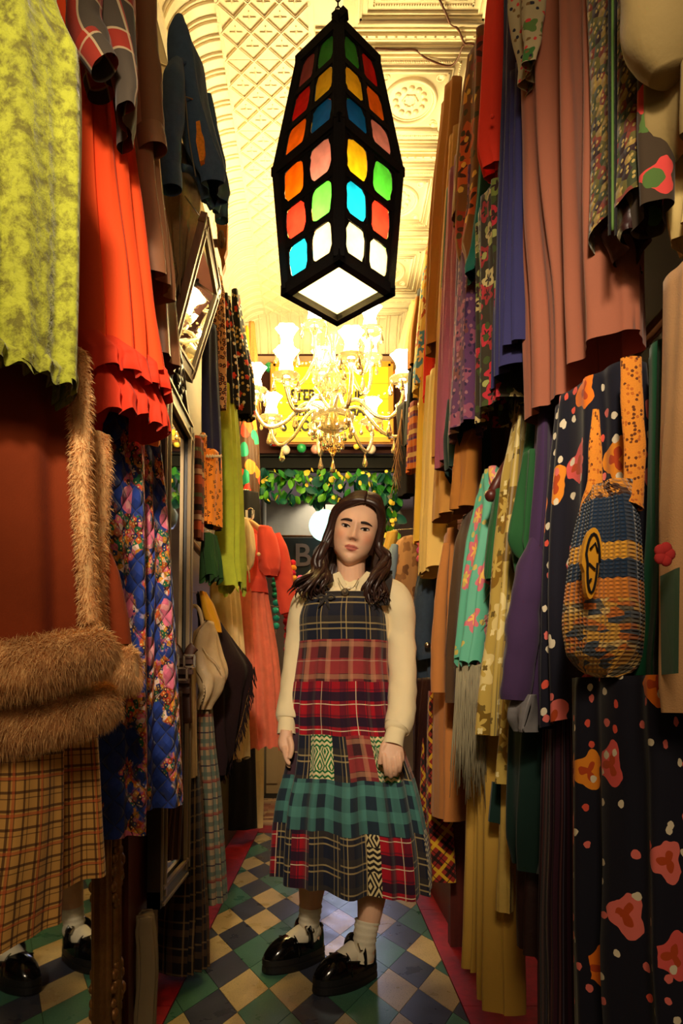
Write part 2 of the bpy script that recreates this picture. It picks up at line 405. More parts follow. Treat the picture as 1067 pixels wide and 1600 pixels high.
m = MT('dark_red_wood', 0.4, 0, 0.5); w = m.noise(m.mapping(m.ob(), (30, 30, 2)), 3, 4); m.color(m.mix(w.outputs[0], srgb(58, 20, 16), srgb(104, 42, 30))); M_REDWOOD = m.mat
m = MT('brown_wood', 0.4, 0, 0.5); w = m.noise(m.mapping(m.ob(), (30, 30, 3)), 3, 4); m.color(m.mix(w.outputs[0], srgb(84, 50, 28), srgb(140, 92, 54))); M_WOOD = m.mat

# floor base + harlequin vinyl tiles (each tile its own piece)
floor = struct('floor', MB().box((0.07, 3.2, -0.02), (1.38, 7.0, 0.032)), M_GROUT)
FX0, FX1, FY1 = -0.469, 0.419, 4.78
TW, TD = 0.081, 0.16825
for col in range(-3, 12):
    for n in range(-6, 12):
        cx = -0.345 + TW * col; cy = 2.067 + 0.3365 * n + (TD if col % 2 else 0)
        g = 0.0012
        poly = [(cx - TW + g, cy), (cx, cy - TD + 2 * g), (cx + TW - g, cy), (cx, cy + TD - 2 * g)]
        poly = clip_poly(poly, FX0, FX1, 0.2, FY1)
        if len(poly) < 3: continue
        if col % 4 == 0: mt = M_DARK
        elif col % 2 == 0: mt = M_GREEN if (n + col) % 5 else M_DARK
        else: mt = M_GREEN if (n - (col + 1) // 2) % 3 == 0 else M_TAN
        obj('tile', MB().poly([(x, y, -0.004) for x, y in poly], 0.004, Vector((0, 0, 1))), mt, floor, False)
for nm, x0, x1 in (('border_board', -0.62, FX0 - .002), ('border_board', FX1 + .002, 0.76)):
    y = 0.2
    while y < FY1 + .25:
        y2 = min(y + 0.95, 5.03); obj(nm, MB().box(((x0 + x1) / 2, (y + y2) / 2, -0.002), (x1 - x0, y2 - y - .003, 0.012)), M_RED, floor, False); y = y2
obj('border_board', MB().box(((FX0 + FX1) / 2, (FY1 + 5.03) / 2 + .001, -0.002), (FX1 - FX0 - .002, 5.03 - FY1 - .004, 0.012)), M_RED, floor, False)
# the room beyond: its floor of small reddish blocks, walls
floor2 = struct('floor_far_room', MB().box((0.0, 7.0, -0.022), (5.0, 3.9, 0.03)), M_GROUT)
blk = [vinyl('block_%d' % i, c, (200, 170, 140)) for i, c in enumerate([(176, 118, 96), (205, 168, 130), (150, 84, 74), (190, 150, 128)])]
rnd = random.Random(4); bme = []
for i in range(4):
    me = MB().box((0, 0, 0), (0.235, 0.075, 0.02)).mesh('block', False); me.materials.append(blk[i]); bme.append(me)
for r in range(16):
    for c in range(-5, 4):
        inst('floor_block', bme[rnd.randrange(4)], floor2, (c * 0.24 + (r % 2) * 0.12, 5.12 + r * 0.08, -0.003))
struct('wall_left', MB().box((XL - 0.05, 2.4, 1.75), (0.1, 5.4, 3.56)), M_WALL)
struct('wall_right', MB().box((XR + 0.05, 2.4, 1.75), (0.1, 5.4, 3.56)), M_MAROON)
# end wall with the wide opening: header above, black beam, jambs
struct('wall_end', MB().box((0.07, YEND + .06, 3.2), (1.38, 0.1, 0.92)).box((-0.56, YEND + .06, 1.36), (0.12, 0.1, 2.74)).box((0.71, YEND + .06, 1.36), (0.1, 0.1, 2.74)), M_MAROON)
hb = struct('trim_1', MB().box((0.07, YEND - .005, 2.652), (1.36, 0.05, 0.11)), M_BLACKW)
obj('moulding', MB().box((0.07, YEND - .04, 2.70), (1.34, 0.03, 0.012)).box((0.07, YEND - .04, 2.615), (1.34, 0.03, 0.012)), M_BLACKW, hb, False)
m = MT('far_wall_paint', 0.8, 0, 0.3); m.color(vary(m, srgb(196, 170, 140), m.ob(), 3, 0.5)); M_FARW = m.mat
struct('wall_far_room', MB().box((0, 8.9, 1.7), (5.0, 0.1, 3.5)), M_FARW)
struct('wall_far_room_left', MB().box((-2.5, 7.0, 1.7), (0.1, 3.9, 3.5)), M_FARW)
struct('wall_far_room_right', MB().box((2.5, 7.0, 1.7), (0.1, 3.9, 3.5)), M_FARW)
struct('ceiling_far_room', MB().box((0, 7.0, 3.4), (5.0, 3.9, 0.1)), M_FARW)
wn = struct('unseen_window', MB().box((.30, 8.835, 2.0), (.70, .03, 1.1)), plain('window_frame_paint', (150, 130, 110), .6))  # inferred window, unseen behind the woman, added for the floor's cool reflection
for ix in range(2):
    for iz in range(2): obj('pane', MB().box((.135 + .33 * ix, 8.815, 1.75 + .5 * iz), (.30, .012, .46)), MATS.get('unseen_window_glow') or emit('unseen_window_glow', (206, 210, 255), 9.0), wn, False)
# tin ceiling -------------------------------------------------------------
ceil = struct('ceiling', MB().box((0.07, 2.4, CEIL + 0.03), (1.46, 5.5, 0.05)), M_TIN)
HN = 0.1227
pm = MB(); pw = 0.368                          # lattice panel, 3x3 diamonds, hangs down from z=0
pm.box((0, 0, 0.004), (pw - .003, pw - .003, 0.006))
for i in range(7):
    for j in range(7):
        if (i + j) % 2 == 0:
            a = Vector((-pw / 2 + i * HN / 2, -pw / 2 + j * HN / 2, -0.001))
            for dj in (1, -1):
                if i < 6 and 0 <= j + dj <= 6: pm.bar(a, a + Vector((HN / 2, dj * HN / 2, 0)), 0.011, 0.010); pm.bar(a + Vector((0, 0, -.004)), a + Vector((HN / 2, dj * HN / 2, -.004)), 0.004, 0.008)
        elif 0 < i < 6 and 0 < j < 6:
            c = Vector((-pw / 2 + i * HN / 2, -pw / 2 + j * HN / 2, 0))
            pm.box(c, (HN * .42, 0.004, 0.006)).box(c, (0.004, HN * .42, 0.006)); pm.ball(c, 0.008, 5, (1, 1, .6))
lat = pm.mesh('lattice_panel', False); lat.materials.append(M_TIN)
sx = (-0.445 - 0.077) / 2
for k in range(15): inst('lattice_panel', lat, ceil, (-0.425 + pw / 2, -0.2 + pw * k, CEIL))
# medallion panels
mm_ = MB(); S = 0.57
def sq(mb, s, w, h, z=0):
    for a, b in (((-s, -s), (s, -s)), ((s, -s), (s, s)), ((s, s), (-s, s)), ((-s, s), (-s, -s))): mb.bar((a[0], a[1], z), (b[0], b[1], z), w, h)
mm_.box((0, 0, 0.004), (S + .06, S, 0.006))
sq(mm_, 0.155, 0.012, 0.022); sq(mm_, 0.17, 0.008, 0.012); sq(mm_, 0.255, 0.03, 0.016); sq(mm_, 0.255, 0.012, 0.034); sq(mm_, 0.222, 0.007, 0.012)
def ring(mb, R, r, n=40, h=1.0, c=(0, 0)):
    rings = []
    for k in range(n + 1):
        a = 2 * PI * k / n
        rings.append([Vector((c[0] + (R + r * math.cos(b)) * math.cos(a), c[1] + (R + r * math.cos(b)) * math.sin(a), r * h * math.sin(b))) for b in [2 * PI * q / 6 for q in range(6)]])
    mb.loft(rings)
ring(mm_, 0.116, 0.009, h=1.5); ring(mm_, 0.103, 0.004); ring(mm_, 0.03, 0.005)
for k in range(12): a = 2 * PI * k / 12; mm_.ball((0.066 * math.cos(a), 0.066 * math.sin(a), 0), 0.015, 5, (1, 1, .6))
for k in range(6): a = 2 * PI * k / 6; mm_.ball((0.03 * math.cos(a), 0.03 * math.sin(a), 0), 0.010, 5, (1, 1, .6))
for sx_ in (-1, 1):
    for sy_ in (-1, 1): mm_.ball((sx_ * .128, sy_ * .128, 0), 0.016, 6, (1, 1, .5)); ring(mm_, 0.016, .003, 16, 1, (sx_ * .12, sy_ * .12))
for k in range(40):
    f = -0.195 + 0.39 * k / 39
    for q in ((f, .195), (f, -.195), (.195, f), (-.195, f)): mm_.box((q[0], q[1], 0), (.006, .006, .007))
med = mm_.mesh('medallion_panel', True); med.materials.append(M_TIN)
for k in range(9): inst('medallion_panel', med, ceil, (0.386, 3.13 + (k - 5) * 0.63, CEIL))
bm_ = MB().box((0.36, 0, 0.002), (0.80, 0.012, 0.026)).box((0.36, .022, 0.004), (0.80, 0.008, 0.016)).box((0.36, -.022, 0.004), (0.80, 0.008, 0.016))
for k in range(20): bm_.ball((-.03 + .04 * k, 0, -.011), 0.006, 4)
bnd = bm_.mesh('band', False); bnd.materials.append(M_TIN)
for k in range(9): inst('moulding_band', bnd, ceil, (0, 2.815 + (k - 4) * 0.63, CEIL))
obj('seam_strip', MB().box((-0.057, 2.4, CEIL - .002), (0.022, 5.3, 0.014)).box((0.735, 2.4, CEIL - .004), (0.03, 5.3, 0.02)), M_TIN, ceil, False)
# coves: left and end, quarter round with raised double ribs
R = 0.195
cove = MB(); pr = [(XL + R - R * math.sin(a), CEIL - R + R * math.cos(a)) for a in [PI / 2 * k / 12 for k in range(13)]]
cove.loft([[(x, y, z) for y in (-0.2, 5.05)] for x, z in pr], False)
cv = struct('trim_cove_left', cove, M_TIN, True)
rb = MB()
for off in (-0.011, 0.011):
    rb.tube([(R - (R - .002) * math.sin(a), off, -R + (R - .002) * math.cos(a)) for a in [PI / 2 * k / 12 for k in range(13)]], 0.0062, 6)
ribm = rb.mesh('cove_rib', True); ribm.materials.append(M_TIN)
for k in range(44): inst('cove_rib', ribm, cv, (XL, 1.66 + 0.0777 * k, CEIL))
obj('seam', MB().bar((-0.425, -.2, CEIL - .003), (-0.425, 5.0, CEIL - .003), .014, .008).bar((XL + .012, -.2, CEIL - R - .01), (XL + .012, 5.0, CEIL - R - .01), .02, .03), M_TIN, cv, False)
ce = MB(); ce.loft([[(x, YEND - R * math.sin(a), CEIL - R + R * math.cos(a)) for x in (XL, XR)] for a in [PI / 2 - PI / 2 * k / 12 for k in range(13)]], False)
# the end cove is concave: mirror so that it bends from ceiling into the wall
ce = MB(); ce.loft([[(x, YEND - R + R * math.sin(a), CEIL - R + R * math.cos(a)) for x in (XL, XR)] for a in [PI / 2 * k / 12 for k in range(13)]], False)
cve = struct('trim_cove_end', ce, M_TIN, True)
rb = MB()
for off in (-0.011, 0.011):
    rb.tube([(off, -R + (R - .002) * math.sin(a), -R + (R - .002) * math.cos(a)) for a in [PI / 2 * k / 12 for k in range(13)]], 0.006, 6)
ribe = rb.mesh('cove_rib', True); ribe.materials.append(M_TIN)
for k in range(17): inst('cove_rib', ribe, cve, (XL + .06 + 0.0777 * k, YEND, CEIL))
# cable stapled to the tin ceiling
M_CABLE = plain('cable_brown', (96, 52, 30), 0.5)
cz = CEIL - 0.014
def ceilp(x, y, z=cz): d = F * (z - CH) / (CY - y); return Vector(((x - CX) * d / F, d, z))
pts = smooth_path([tuple(ceilp(*q)) for q in [(586, 76), (620, 78), (648, 78), (664, 90), (690, 101), (706, 102), (716, 90), (723, 72), (736, 68), (748, 74)]], 5)
pts2 = smooth_path([tuple(ceilp(*q)) for q in [(686, -2), (697, 22), (703, 36), (715, 45), (721, 58), (726, 68), (736, 68)]], 5)
tag(obj('ceiling_cable', MB().tube(pts, 0.0045, 6).tube(pts2, 0.0045, 6), M_CABLE), 'thin brown cable looping loosely across the tin ceiling beside the lantern', 'cable')
# rails and wall strips that carry the clothes
M_STEEL = plain('rail_steel', (190, 180, 160), 0.3, 1.0); M_HOOK = plain('hook_nickel', (200, 190, 170), 0.25, 1.0)
def rail(name, label, a, b, r, mat):
    t = thing(name, label, 'rail', a); obj('rod', MB().tube([a, b], r, 10), mat, t)
    for f in (0.15, 0.5, 0.85):
        p = Vector(a).lerp(Vector(b), f); w = XL if p.x < 0 else XR
        obj('bracket', MB().tube([p, (w, p.y, p.z), ], r * .7, 8).lathe([(.03, 0), (.03, .006)], 12, (w, p.y, p.z - .003), Matrix.Rotation(PI / 2, 3, 'Y')), mat, t)
rail('clothes_rail', 'high steel clothes rail along the right wall above the skirts', (0.56, 0.3, 2.93), (0.56, 4.7, 2.93), 0.012, M_STEEL)
rail('clothes_rail', 'high steel clothes rail along the left wall above the lace dress', (-0.55, 0.3, 2.98), (-0.55, 4.7, 2.98), 0.012, M_STEEL)
rail('clothes_rail', 'lower wooden clothes rail along the right wall behind the scarf', (0.6, 0.3, 1.62), (0.6, 4.4, 1.62), 0.014, M_WOOD)
rail('clothes_rail', 'lower wooden clothes rail along the left wall behind the fur-trimmed coat', (-0.565, 0.3, 1.60), (-0.565, 4.4, 1.60), 0.014, M_WOOD)
# ================================================================ LANTERN
M_LF = solid('lantern_black_felt', (18, 15, 14), 0.85, 0, 300, 20, .4, .3)
def lantern():
    d0 = 2.0; cx = (528 - CX) * d0 / F
    zb, zm, zt = 2.13, 2.475, 2.80
    rb_, rm, rt = 0.150, 0.178, 0.108           # half diagonals
    t = thing('stained_glass_lantern', 'tall black hanging lantern with coloured glass panes on the tin ceiling', 'lantern', (cx, d0, zb))
    C = lambda r, z, k: Vector((cx + r * math.sin(k * PI / 2), d0 - r * math.cos(k * PI / 2), z))   # k=0 nearest corner, 1 right, 2 back, 3 left
    lv = [(rb_, zb), (rm, zm), (rt, zt)]
    for k in range(4):
        for (ra, za), (rc, zc) in ((lv[0], lv[1]), (lv[1], lv[2])):
            a, b = C(ra, za, k), C(rc, zc, k); out = Vector((math.sin(k * PI / 2), -math.cos(k * PI / 2), 0))
            obj('corner_post', MB().bar(a, b, 0.030, 0.022, out).bar(a + out * .008, b + out * .008, 0.012, 0.012, out), M_LF, t, False)
    for r, z, h in ((rb_, zb, .03), (rm, zm, .026), (rt, zt, .028)):
        for k in range(4):
            a, b = C(r, z, k), C(r, z, (k + 1) % 4); e = (b - a).normalized()
            obj('rail', MB().bar(a - e * .012, b + e * .012, 0.024, h), M_LF, t, False)
    pal = {'g': (92, 178, 86), 'y': (244, 214, 78), 'b': (38, 132, 176), 'p': (226, 178, 170), 'o': (246, 160, 52), 'r': (226, 66, 52), 'w': (255, 246, 214), 'l': (150, 236, 130), 'c': (74, 196, 222), 's': (240, 112, 92), 'm': (190, 116, 116)}
    GM = {c: translucent('lantern_glass_' + c, v) for c, v in pal.items()}
    # rows listed from the top, columns left to right as seen from outside
    # rows from the top: first column is nearest the previous corner
    upper = {3: ['mg', 'ry', 'ob'], 0: ['gr', 'yo', 'bp'], 1: ['yg', 'bo', 'pr'], 2: ['ob', 'gy', 'rm']}
    lower = {3: ['op', 'sl', 'cw'], 0: ['yl', 'cs', 'ww'], 1: ['op', 'ly', 'ww'], 2: ['sy', 'cl', 'ww']}
    rr = random.Random(11)
    for k in range(4):
        for sec, (ra, za), (rc, zc) in ((upper, lv[2], lv[1]), (lower, lv[1], lv[0])):
            A, B = C(ra, za, k), C(ra, za, (k + 1) % 4); D, E = C(rc, zc, k), C(rc, zc, (k + 1) % 4)
            cen = Vector((cx, d0, 0)); out = ((A + B + D + E) / 4 - Vector((cx, d0, (za + zc) / 2))); nrm = (B - A).cross(D - A).normalized()
            if nrm.dot(out) < 0: nrm = -nrm
            Q = lambda u, v: (A.lerp(B, u)).lerp(D.lerp(E, u), v)
            rows = sec[k]
            # felt net between the panes
            net = MB()
            for u0, u1, v0, v1 in ((0, .10, 0, 1), (.46, .54, 0, 1), (.90, 1, 0, 1)):
                net.poly([Q(u0, v0), Q(u0, v1), Q(u1, v1), Q(u1, v0)], 0.006, nrm)
            for vv_ in (.02, .345, .655, .965): 
                hh = .028 if vv_ in (.345, .655) else .035
                net.poly([Q(0.02, vv_ - hh), Q(.02, vv_ + hh), Q(.98, vv_ + hh), Q(.98, vv_ - hh)], 0.0065, nrm)
            net_o = obj('felt_net', net, M_LF, t, False)
            for i in range(3):
                for j in range(2):
                    u0, u1 = (.10, .46) if j == 0 else (.54, .90); v0, v1 = .045 + i * .311, .045 + i * .311 + .285
                    pts = []
                    N = 22                                    # wobbly rounded pane outline
                    for q in range(N):
                        a = 2 * PI * q / N; cu = spow(math.cos(a), .62) * (0.95 + rr.uniform(-.09, .05)); su = spow(math.sin(a), .62) * (0.95 + rr.uniform(-.08, .05))
                        pts.append(Q((u0 + u1) / 2 + (u1 - u0) / 2 * cu, (v0 + v1) / 2 + (v1 - v0) / 2 * su) + nrm * 0.0005)
                    # felt surround filling the corners of the cell
                    ring_o = [Q((u0 + u1) / 2 + (u1 - u0) / 2 * max(-1, min(1, 1.5 * math.cos(2 * PI * q / N))) * 1.06, (v0 + v1) / 2 + (v1 - v0) / 2 * max(-1, min(1, 1.5 * math.sin(2 * PI * q / N))) * 1.08) for q in range(N)]
                    sm = MB(); sm.add([p + nrm * .003 for p in pts] + [p + nrm * .003 for p in ring_o], [(q, (q + 1) % N, N + (q + 1) % N, N + q) for q in range(N)])
                    obj('felt_edge', sm, M_LF, net_o, False)
                    obj('glass_pane', MB().poly([p - nrm * .002 for p in pts], 0.003, nrm), GM[rows[i][j]], t, False)
    bot = [C(rb_ - .02, zb + .004, k) for k in range(4)]
    m = translucent('lantern_bottom_glass', (255, 244, 206), .9)
    obj('bottom_pane', MB().poly(bot, 0.003, Vector((0, 0, 1))), m, t, False)
    # bow of felt scraps on top, chain to the ceiling
    top = MB(); p = Vector((cx, d0 - .08, zt + .03))
    for a in range(4):
        q = C(rt, zt, a); top.bar(q, Vector((cx, d0, zt + .07)), .022, .02)
    top.bar((cx - .012, d0 - rt, zt), (cx + .02, d0 - rt - .004, zt + .028), .028, .02); top.bar((cx + .012, d0 - rt, zt), (cx - .012, d0 - rt + .004, zt + .03), .022, .018)
    obj('roof_frame', top, M_LF, t, False)
    ch = MB(); z = zt + .08; k = 0
    while z < CEIL - .03:
        pts = [(cx + (.008 * math.cos(a) if k % 2 else 0), d0 + (0 if k % 2 else .008 * math.cos(a)), z + .014 * math.sin(a)) for a in [2 * PI * q / 10 for q in range(11)]]
        ch.tube(pts, .0022, 5); z += .021; k += 1
    ch.lathe([(.045, CEIL - .03), (.04, CEIL - .01), (.02, CEIL)], 14, (cx, d0, 0))
    obj('chain', ch, plain('lantern_chain', (40, 34, 28), .5, .8), t)
    bl = MB().lathe([(.004, -.06), (.02, -.045), (.03, -.02), (.028, .01), (.016, .035), (.014, .06)], 14, (cx, d0, zb + .15))
    obj('bulb', bl, emit('lantern_bulb_glow', (255, 226, 160), 20), t)
    light('lantern_lamp', 'POINT', (cx, d0, zb + .06), 15, (1.0, .84, .58), .03)
lantern()
# ================================================================ CHANDELIER
def chandelier():
    d0 = 3.7; cx = (520 - CX) * d0 / F; S_ = d0 / 3.05; zc = P(0, 655, d0).z - .22 * S_ + .22; top_ = (CEIL - (zc - .22)) / S_ + zc - .22
    t = thing('crystal_chandelier', 'lit crystal chandelier with clear arms and tulip shades in front of sign', 'chandelier', (cx, d0, zc - .22))
    MG = glassy('chandelier_glass', (255, 240, 200), .08, .85); MSH = emit('tulip_shade_glow', (255, 228, 158), 88.0); MB_ = plain('chandelier_gilt', (190, 140, 70), .3, .9)
    MC = glassy('crystal_drop_glass', (255, 236, 196), .02, .9)
    t.scale = (S_,) * 3
    c = Vector((cx, d0, zc))
    obj('bowl', MB().lathe([(.012, -.055), (.05, -.045), (.085, -.02), (.10, .008), (.096, .012), (.08, -.012), (.045, -.034), (.01, -.04)], 28, c), MG, t)
    obj('stem', MB().lathe([(.012, -.05), (.016, .0), (.03, .03), (.02, .06), (.014, .10), (.028, .13), (.05, .17), (.03, .21), (.014, .24), (.012, .32), (.03, .36), (.02, .40), (.01, .45), (.01, .62)], 16, c), MG, t)
    obj('finial', MB().lathe([(.001, -.17), (.012, -.155), (.02, -.135), (.01, -.115), (.022, -.10), (.012, -.08), (.016, -.06), (.012, -.05)], 12, c), MC, t)
    ch = MB(); z = zc + .62; k = 0
    while z < top_ - .03:
        ch.tube([(cx + (.01 * math.cos(a) if k % 2 else 0), d0 + (0 if k % 2 else .01 * math.cos(a)), z + .017 * math.sin(a)) for a in [2 * PI * q / 8 for q in range(9)]], .0025, 5); z += .026; k += 1
    ch.lathe([(.05, top_ - .04), (.045, top_ - .01), (.02, top_)], 14, (cx, d0, 0))
    obj('chain', ch, MB_, t)
    drop = MB().lathe([(.0006, .0), (.002, -.006), (.004, -.012), (.0095, -.034), (.011, -.042), (.008, -.05), (.0008, -.054)], 8); drop.ball((0, 0, .004), .005, 6)
    dm = drop.mesh('crystal_drop', False); dm.materials.append(MC)
    shade_pr = [(.006, 0), (.022, .006), (.030, .02), (.028, .036), (.024, .052), (.030, .074), (.044, .096), (.048, .102)]
    def shade_mesh():
        s = MB(); rings = []
        for r, z in shade_pr:
            rings.append([Vector((r * (1 + (.10 * math.cos(6 * a) if z > .08 else 0)) * math.cos(a), r * (1 + (.10 * math.cos(6 * a) if z > .08 else 0)) * math.sin(a), z)) for a in [2 * PI * k / 24 for k in range(24)]])
        s.loft(rings, True, True, False); me = s.mesh('tulip_shade'); me.materials.append(MSH); return me
    sm = shade_mesh()
    cm = MB().lathe([(.012, -.03), (.018, -.016), (.02, -.004), (.05, -.002), (.056, .006), (.05, .004), (.02, .002), (.012, .006)], 20).mesh('drip_pan'); cm.materials.append(MG)
    rnd = random.Random(5)
    for tier, (num, rad, z0, zs, a0) in enumerate(((8, .345, .03, .075, .2), (5, .205, .24, .31, .55))):
        for k in range(num):
            a = a0 + 2 * PI * k / num; u = Vector((math.cos(a), math.sin(a), 0)); wob = rnd.uniform(-.03, .03) * (1 if tier == 0 else .5)
            pts = smooth_path([tuple(c + u * r + Vector((0, 0, z))) for r, z in ((.02, z0), (rad * .35, z0 + .03), (rad * .62, z0 - .06), (rad * .86, z0 - .085), (rad, z0 - .02), (rad, zs - .03 + wob))], 5)
            arm = obj('arm', MB().tube(pts, .0085, 8), MG, t)
            top = c + u * rad + Vector((0, 0, zs + wob))
            inst('drip_pan', cm, arm, top); inst('tulip_shade', sm, arm, top + Vector((0, 0, .004)))
            for q in range(4):
                b = a + q * PI / 2 + .4; inst('crystal_drop', dm, arm, top + Vector((.05 * math.cos(b), .05 * math.sin(b), -.008)), None, rnd.uniform(.8, 1.1))
            lo = min(pts, key=lambda p: p[2]); inst('crystal_drop', dm, arm, Vector(lo) + Vector((0, 0, -.012)), None, 1.25)
            bead = MB(); e0 = top + Vector((0, 0, -.01)); e1 = c + Vector((0, 0, z0 + (.2 if tier == 0 else .16)))
            for q in range(13):
                f = q / 12; p = e0.lerp(e1, f); p.z -= .09 * math.sin(PI * f); bead.ball(p, .0052, 4)
            tag(obj('bead_chain', bead, MC, arm), kind='stuff')
    for k in range(14):
        a = 2 * PI * k / 14; inst('crystal_drop', dm, t, c + Vector((.088 * math.cos(a), .088 * math.sin(a), -.02)), None, 1.0)
    for k in range(7):
        a = 2 * PI * k / 7; inst('crystal_drop', dm, t, c + Vector((.04 * math.cos(a), .04 * math.sin(a), -.075)), None, 1.2)
    for k in range(10):
        a = 2 * PI * k / 10; inst('crystal_drop', dm, t, c + Vector((.052 * math.cos(a), .052 * math.sin(a), .165)), None, 1.0)
    inst('crystal_drop', dm, t, c + Vector((0, 0, -.175)), None, 1.2)
chandelier()
# ================================================================ SIGN, HEADER ORNAMENTS
def sign():
    d = 4.9; a = P(427, 688, d); b = P(610, 570, d); w, h = b.x - a.x, b.z - a.z; c = (a + b) / 2
    t = thing('letter_board_sign', 'yellow letter board sign with black capitals above the end opening', 'sign', (c.x, d, a.z))
    obj('case', MB().box((c.x, d + .03, c.z), (w + .05, .05, h + .05)), plain('sign_case', (150, 92, 40), .5), t, False)
    obj('frame', frame_bars(MB(), [Vector((a.x, d - .002, a.z)), Vector((b.x, d - .002, a.z)), Vector((b.x, d - .002, b.z)), Vector((a.x, d - .002, b.z))], .035, .03, Vector((0, 1, 0))), plain('sign_frame', (214, 150, 50), .4), t, False)
    obj('panel', MB().box((c.x, d, c.z), (w, .01, h)), plain('sign_yellow', (252, 222, 40), .5), t, False)
    tr = MB()
    for y in (600, 624, 650, 676): tr.box((c.x, d - .008, P(0, y, d).z), (w - .03, .006, .008))
    obj('letter_track', tr, plain('sign_track', (226, 180, 40), .5), t, False)
    bl = plain('sign_letter_black', (20, 18, 16), .5); rd = plain('sign_letter_red', (196, 60, 30), .5)
    def line(txt, x, y, mt, s=.105):
        M = Matrix.Translation(P(x, y, d - .012)) @ FACE @ Matrix.Diagonal((.78, 1, 1, 1)); obj('lettering', text_mb(txt, s, M, .003, .0035), mt, t, False)
    line('STEP', 454, 625, bl); line('UP', 545, 625, bl); line('SEE', 458, 649, bl); line('WHALE', 525, 649, bl); line('S  KON', 440, 673, bl); line('CO', 571, 673, rd)
sign()
rnd = random.Random(8); M_CAP = plain('bauble_cap', (180, 150, 80), .3, 1.0)
for i, (x, y, c, r) in enumerate([(421, 574, 'green', .036), (421, 616, 'red', .022), (421, 636, 'red', .022), (422, 655, 'red', .022), (428, 692, 'red', .024), (446, 703, 'white', .034), (471, 700, 'green', .034), (493, 702, 'pink', .034), (557, 697, 'yellow', .024), (580, 702, 'white', .034), (616, 585, 'orange', .028)]):
    cols = {'green': (40, 150, 90), 'red': (206, 40, 44), 'white': (226, 206, 190), 'pink': (214, 150, 140), 'yellow': (238, 208, 80), 'orange': (230, 130, 60)}
    if 'orn_' + c not in MATS: MATS['orn_' + c] = plain('ornament_' + c, cols[c], .25, 0, .6)
    p = P(x, y, 4.93)
    t = thing('bauble', {0: 'large green bauble at upper left corner of the yellow sign', 1: 'topmost small red bauble left of the yellow sign', 2: 'middle small red bauble left of the yellow sign', 3: 'lowest of three red baubles left of the yellow sign', 4: 'red bauble under the lower left corner of the sign', 5: 'pale bauble under the left end of the sign', 6: 'green bauble below the yellow sign', 7: 'pinkish bauble below the yellow sign', 8: 'small yellow bauble below the yellow sign', 9: 'pale bauble under the right end of the sign', 10: 'orange bauble at upper right of the yellow sign'}[i], 'bauble', p - Vector((0, 0, r)), 'baubles around the sign')
    obj('ball', MB().ball(p, r, 14), MATS['orn_' + c], t); obj('cap', MB().lathe([(.009, r * .95), (.009, r * 1.15), (.002, r * 1.2)], 10, p).tube([p + Vector((0, 0, r * 1.2)), p + Vector((0, .04, r * 1.5)), p + Vector((0, .11, r * 1.5))], .0015, 5), M_CAP, t)
# ---- leaf garland along the header
def leaf_mesh(name, L, Wd, mat, cup=.25, lobes=0):
    mb = MB(); rows = []
    for i in range(7):
        f = i / 6; w = Wd * math.sin(PI * min(f * .9 + .06, 1)) ** .8 * (1 + (.25 * math.sin(f * PI * 6) if lobes else 0))
        rows.append([(-w, f * L, -cup * abs(w) - .2 * f * f * L), (0, f * L, .004 - .2 * f * f * L), (w, f * L, -cup * abs(w) - .2 * f * f * L)])
    mb.loft(rows, False); me = mb.mesh(name); me.materials.append(mat); return me
def leafmat(name, c):
    m = MT(name, .5, 0, .4); m.color(vary(m, srgb(*c), m.ob(), 30, .5)); t = m.nd('ShaderNodeBsdfTranslucent'); t.inputs[0].default_value = srgb(*c); mx = m.nd('ShaderNodeMixShader'); mx.inputs[0].default_value = .25
    m.nt.links.new(m.b.outputs[0], mx.inputs[1]); m.nt.links.new(t.outputs[0], mx.inputs[2]); m.nt.links.new(mx.outputs[0], m.out.inputs[0]); return m.mat
LM = [leaf_mesh('leaf', .10, .035, leafmat('leaf_deep', (14, 84, 66))), leaf_mesh('leaf', .085, .03, leafmat('leaf_mid', (40, 120, 40))), leaf_mesh('leaf', .07, .026, leafmat('leaf_bright', (90, 156, 40))), leaf_mesh('flower', .045, .02, leafmat('flower_yellow', (240, 208, 70)), .1, 1), leaf_mesh('leaf', .13, .05, leafmat('leaf_teal', (16, 74, 70)), .2, 1)]
gp = P(500, 728, 4.92)
gar = thing('leaf_garland', 'artificial leaf and yellow flower garland under the black header beam', 'garland', (gp.x, 4.95, 2.3))
obj('vine', MB().tube([P(x, 742 + 6 * math.sin(x * .13), 4.97) for x in range(396, 625, 8)], .006, 6).tube([P(610 + 8 * math.sin(y * .1), y, 4.97) for y in range(740, 880, 8)], .005, 6), leafmat('vine_green', (50, 80, 30)), gar)
rnd = random.Random(21)
for i in range(300):
    if i < 262: x = rnd.uniform(398, 622); y = rnd.uniform(731, 781)
    else: x = rnd.uniform(598, 622); y = rnd.uniform(775, 880)
    k = rnd.choices([0, 1, 2, 3, 4], [3, 4, 4, 4.2, 1.6])[0] if y > 738 or True else 0
    if 440 < x < 470 and k == 3: k = 2
    p = P(x, y, 4.95 - rnd.uniform(0, .10))
    inst(LM[k].name.split('.')[0], LM[k], gar, p, (rnd.uniform(-1.9, -.5), rnd.uniform(-.8, .8), rnd.uniform(-PI, PI)), rnd.uniform(.6, 1.0))
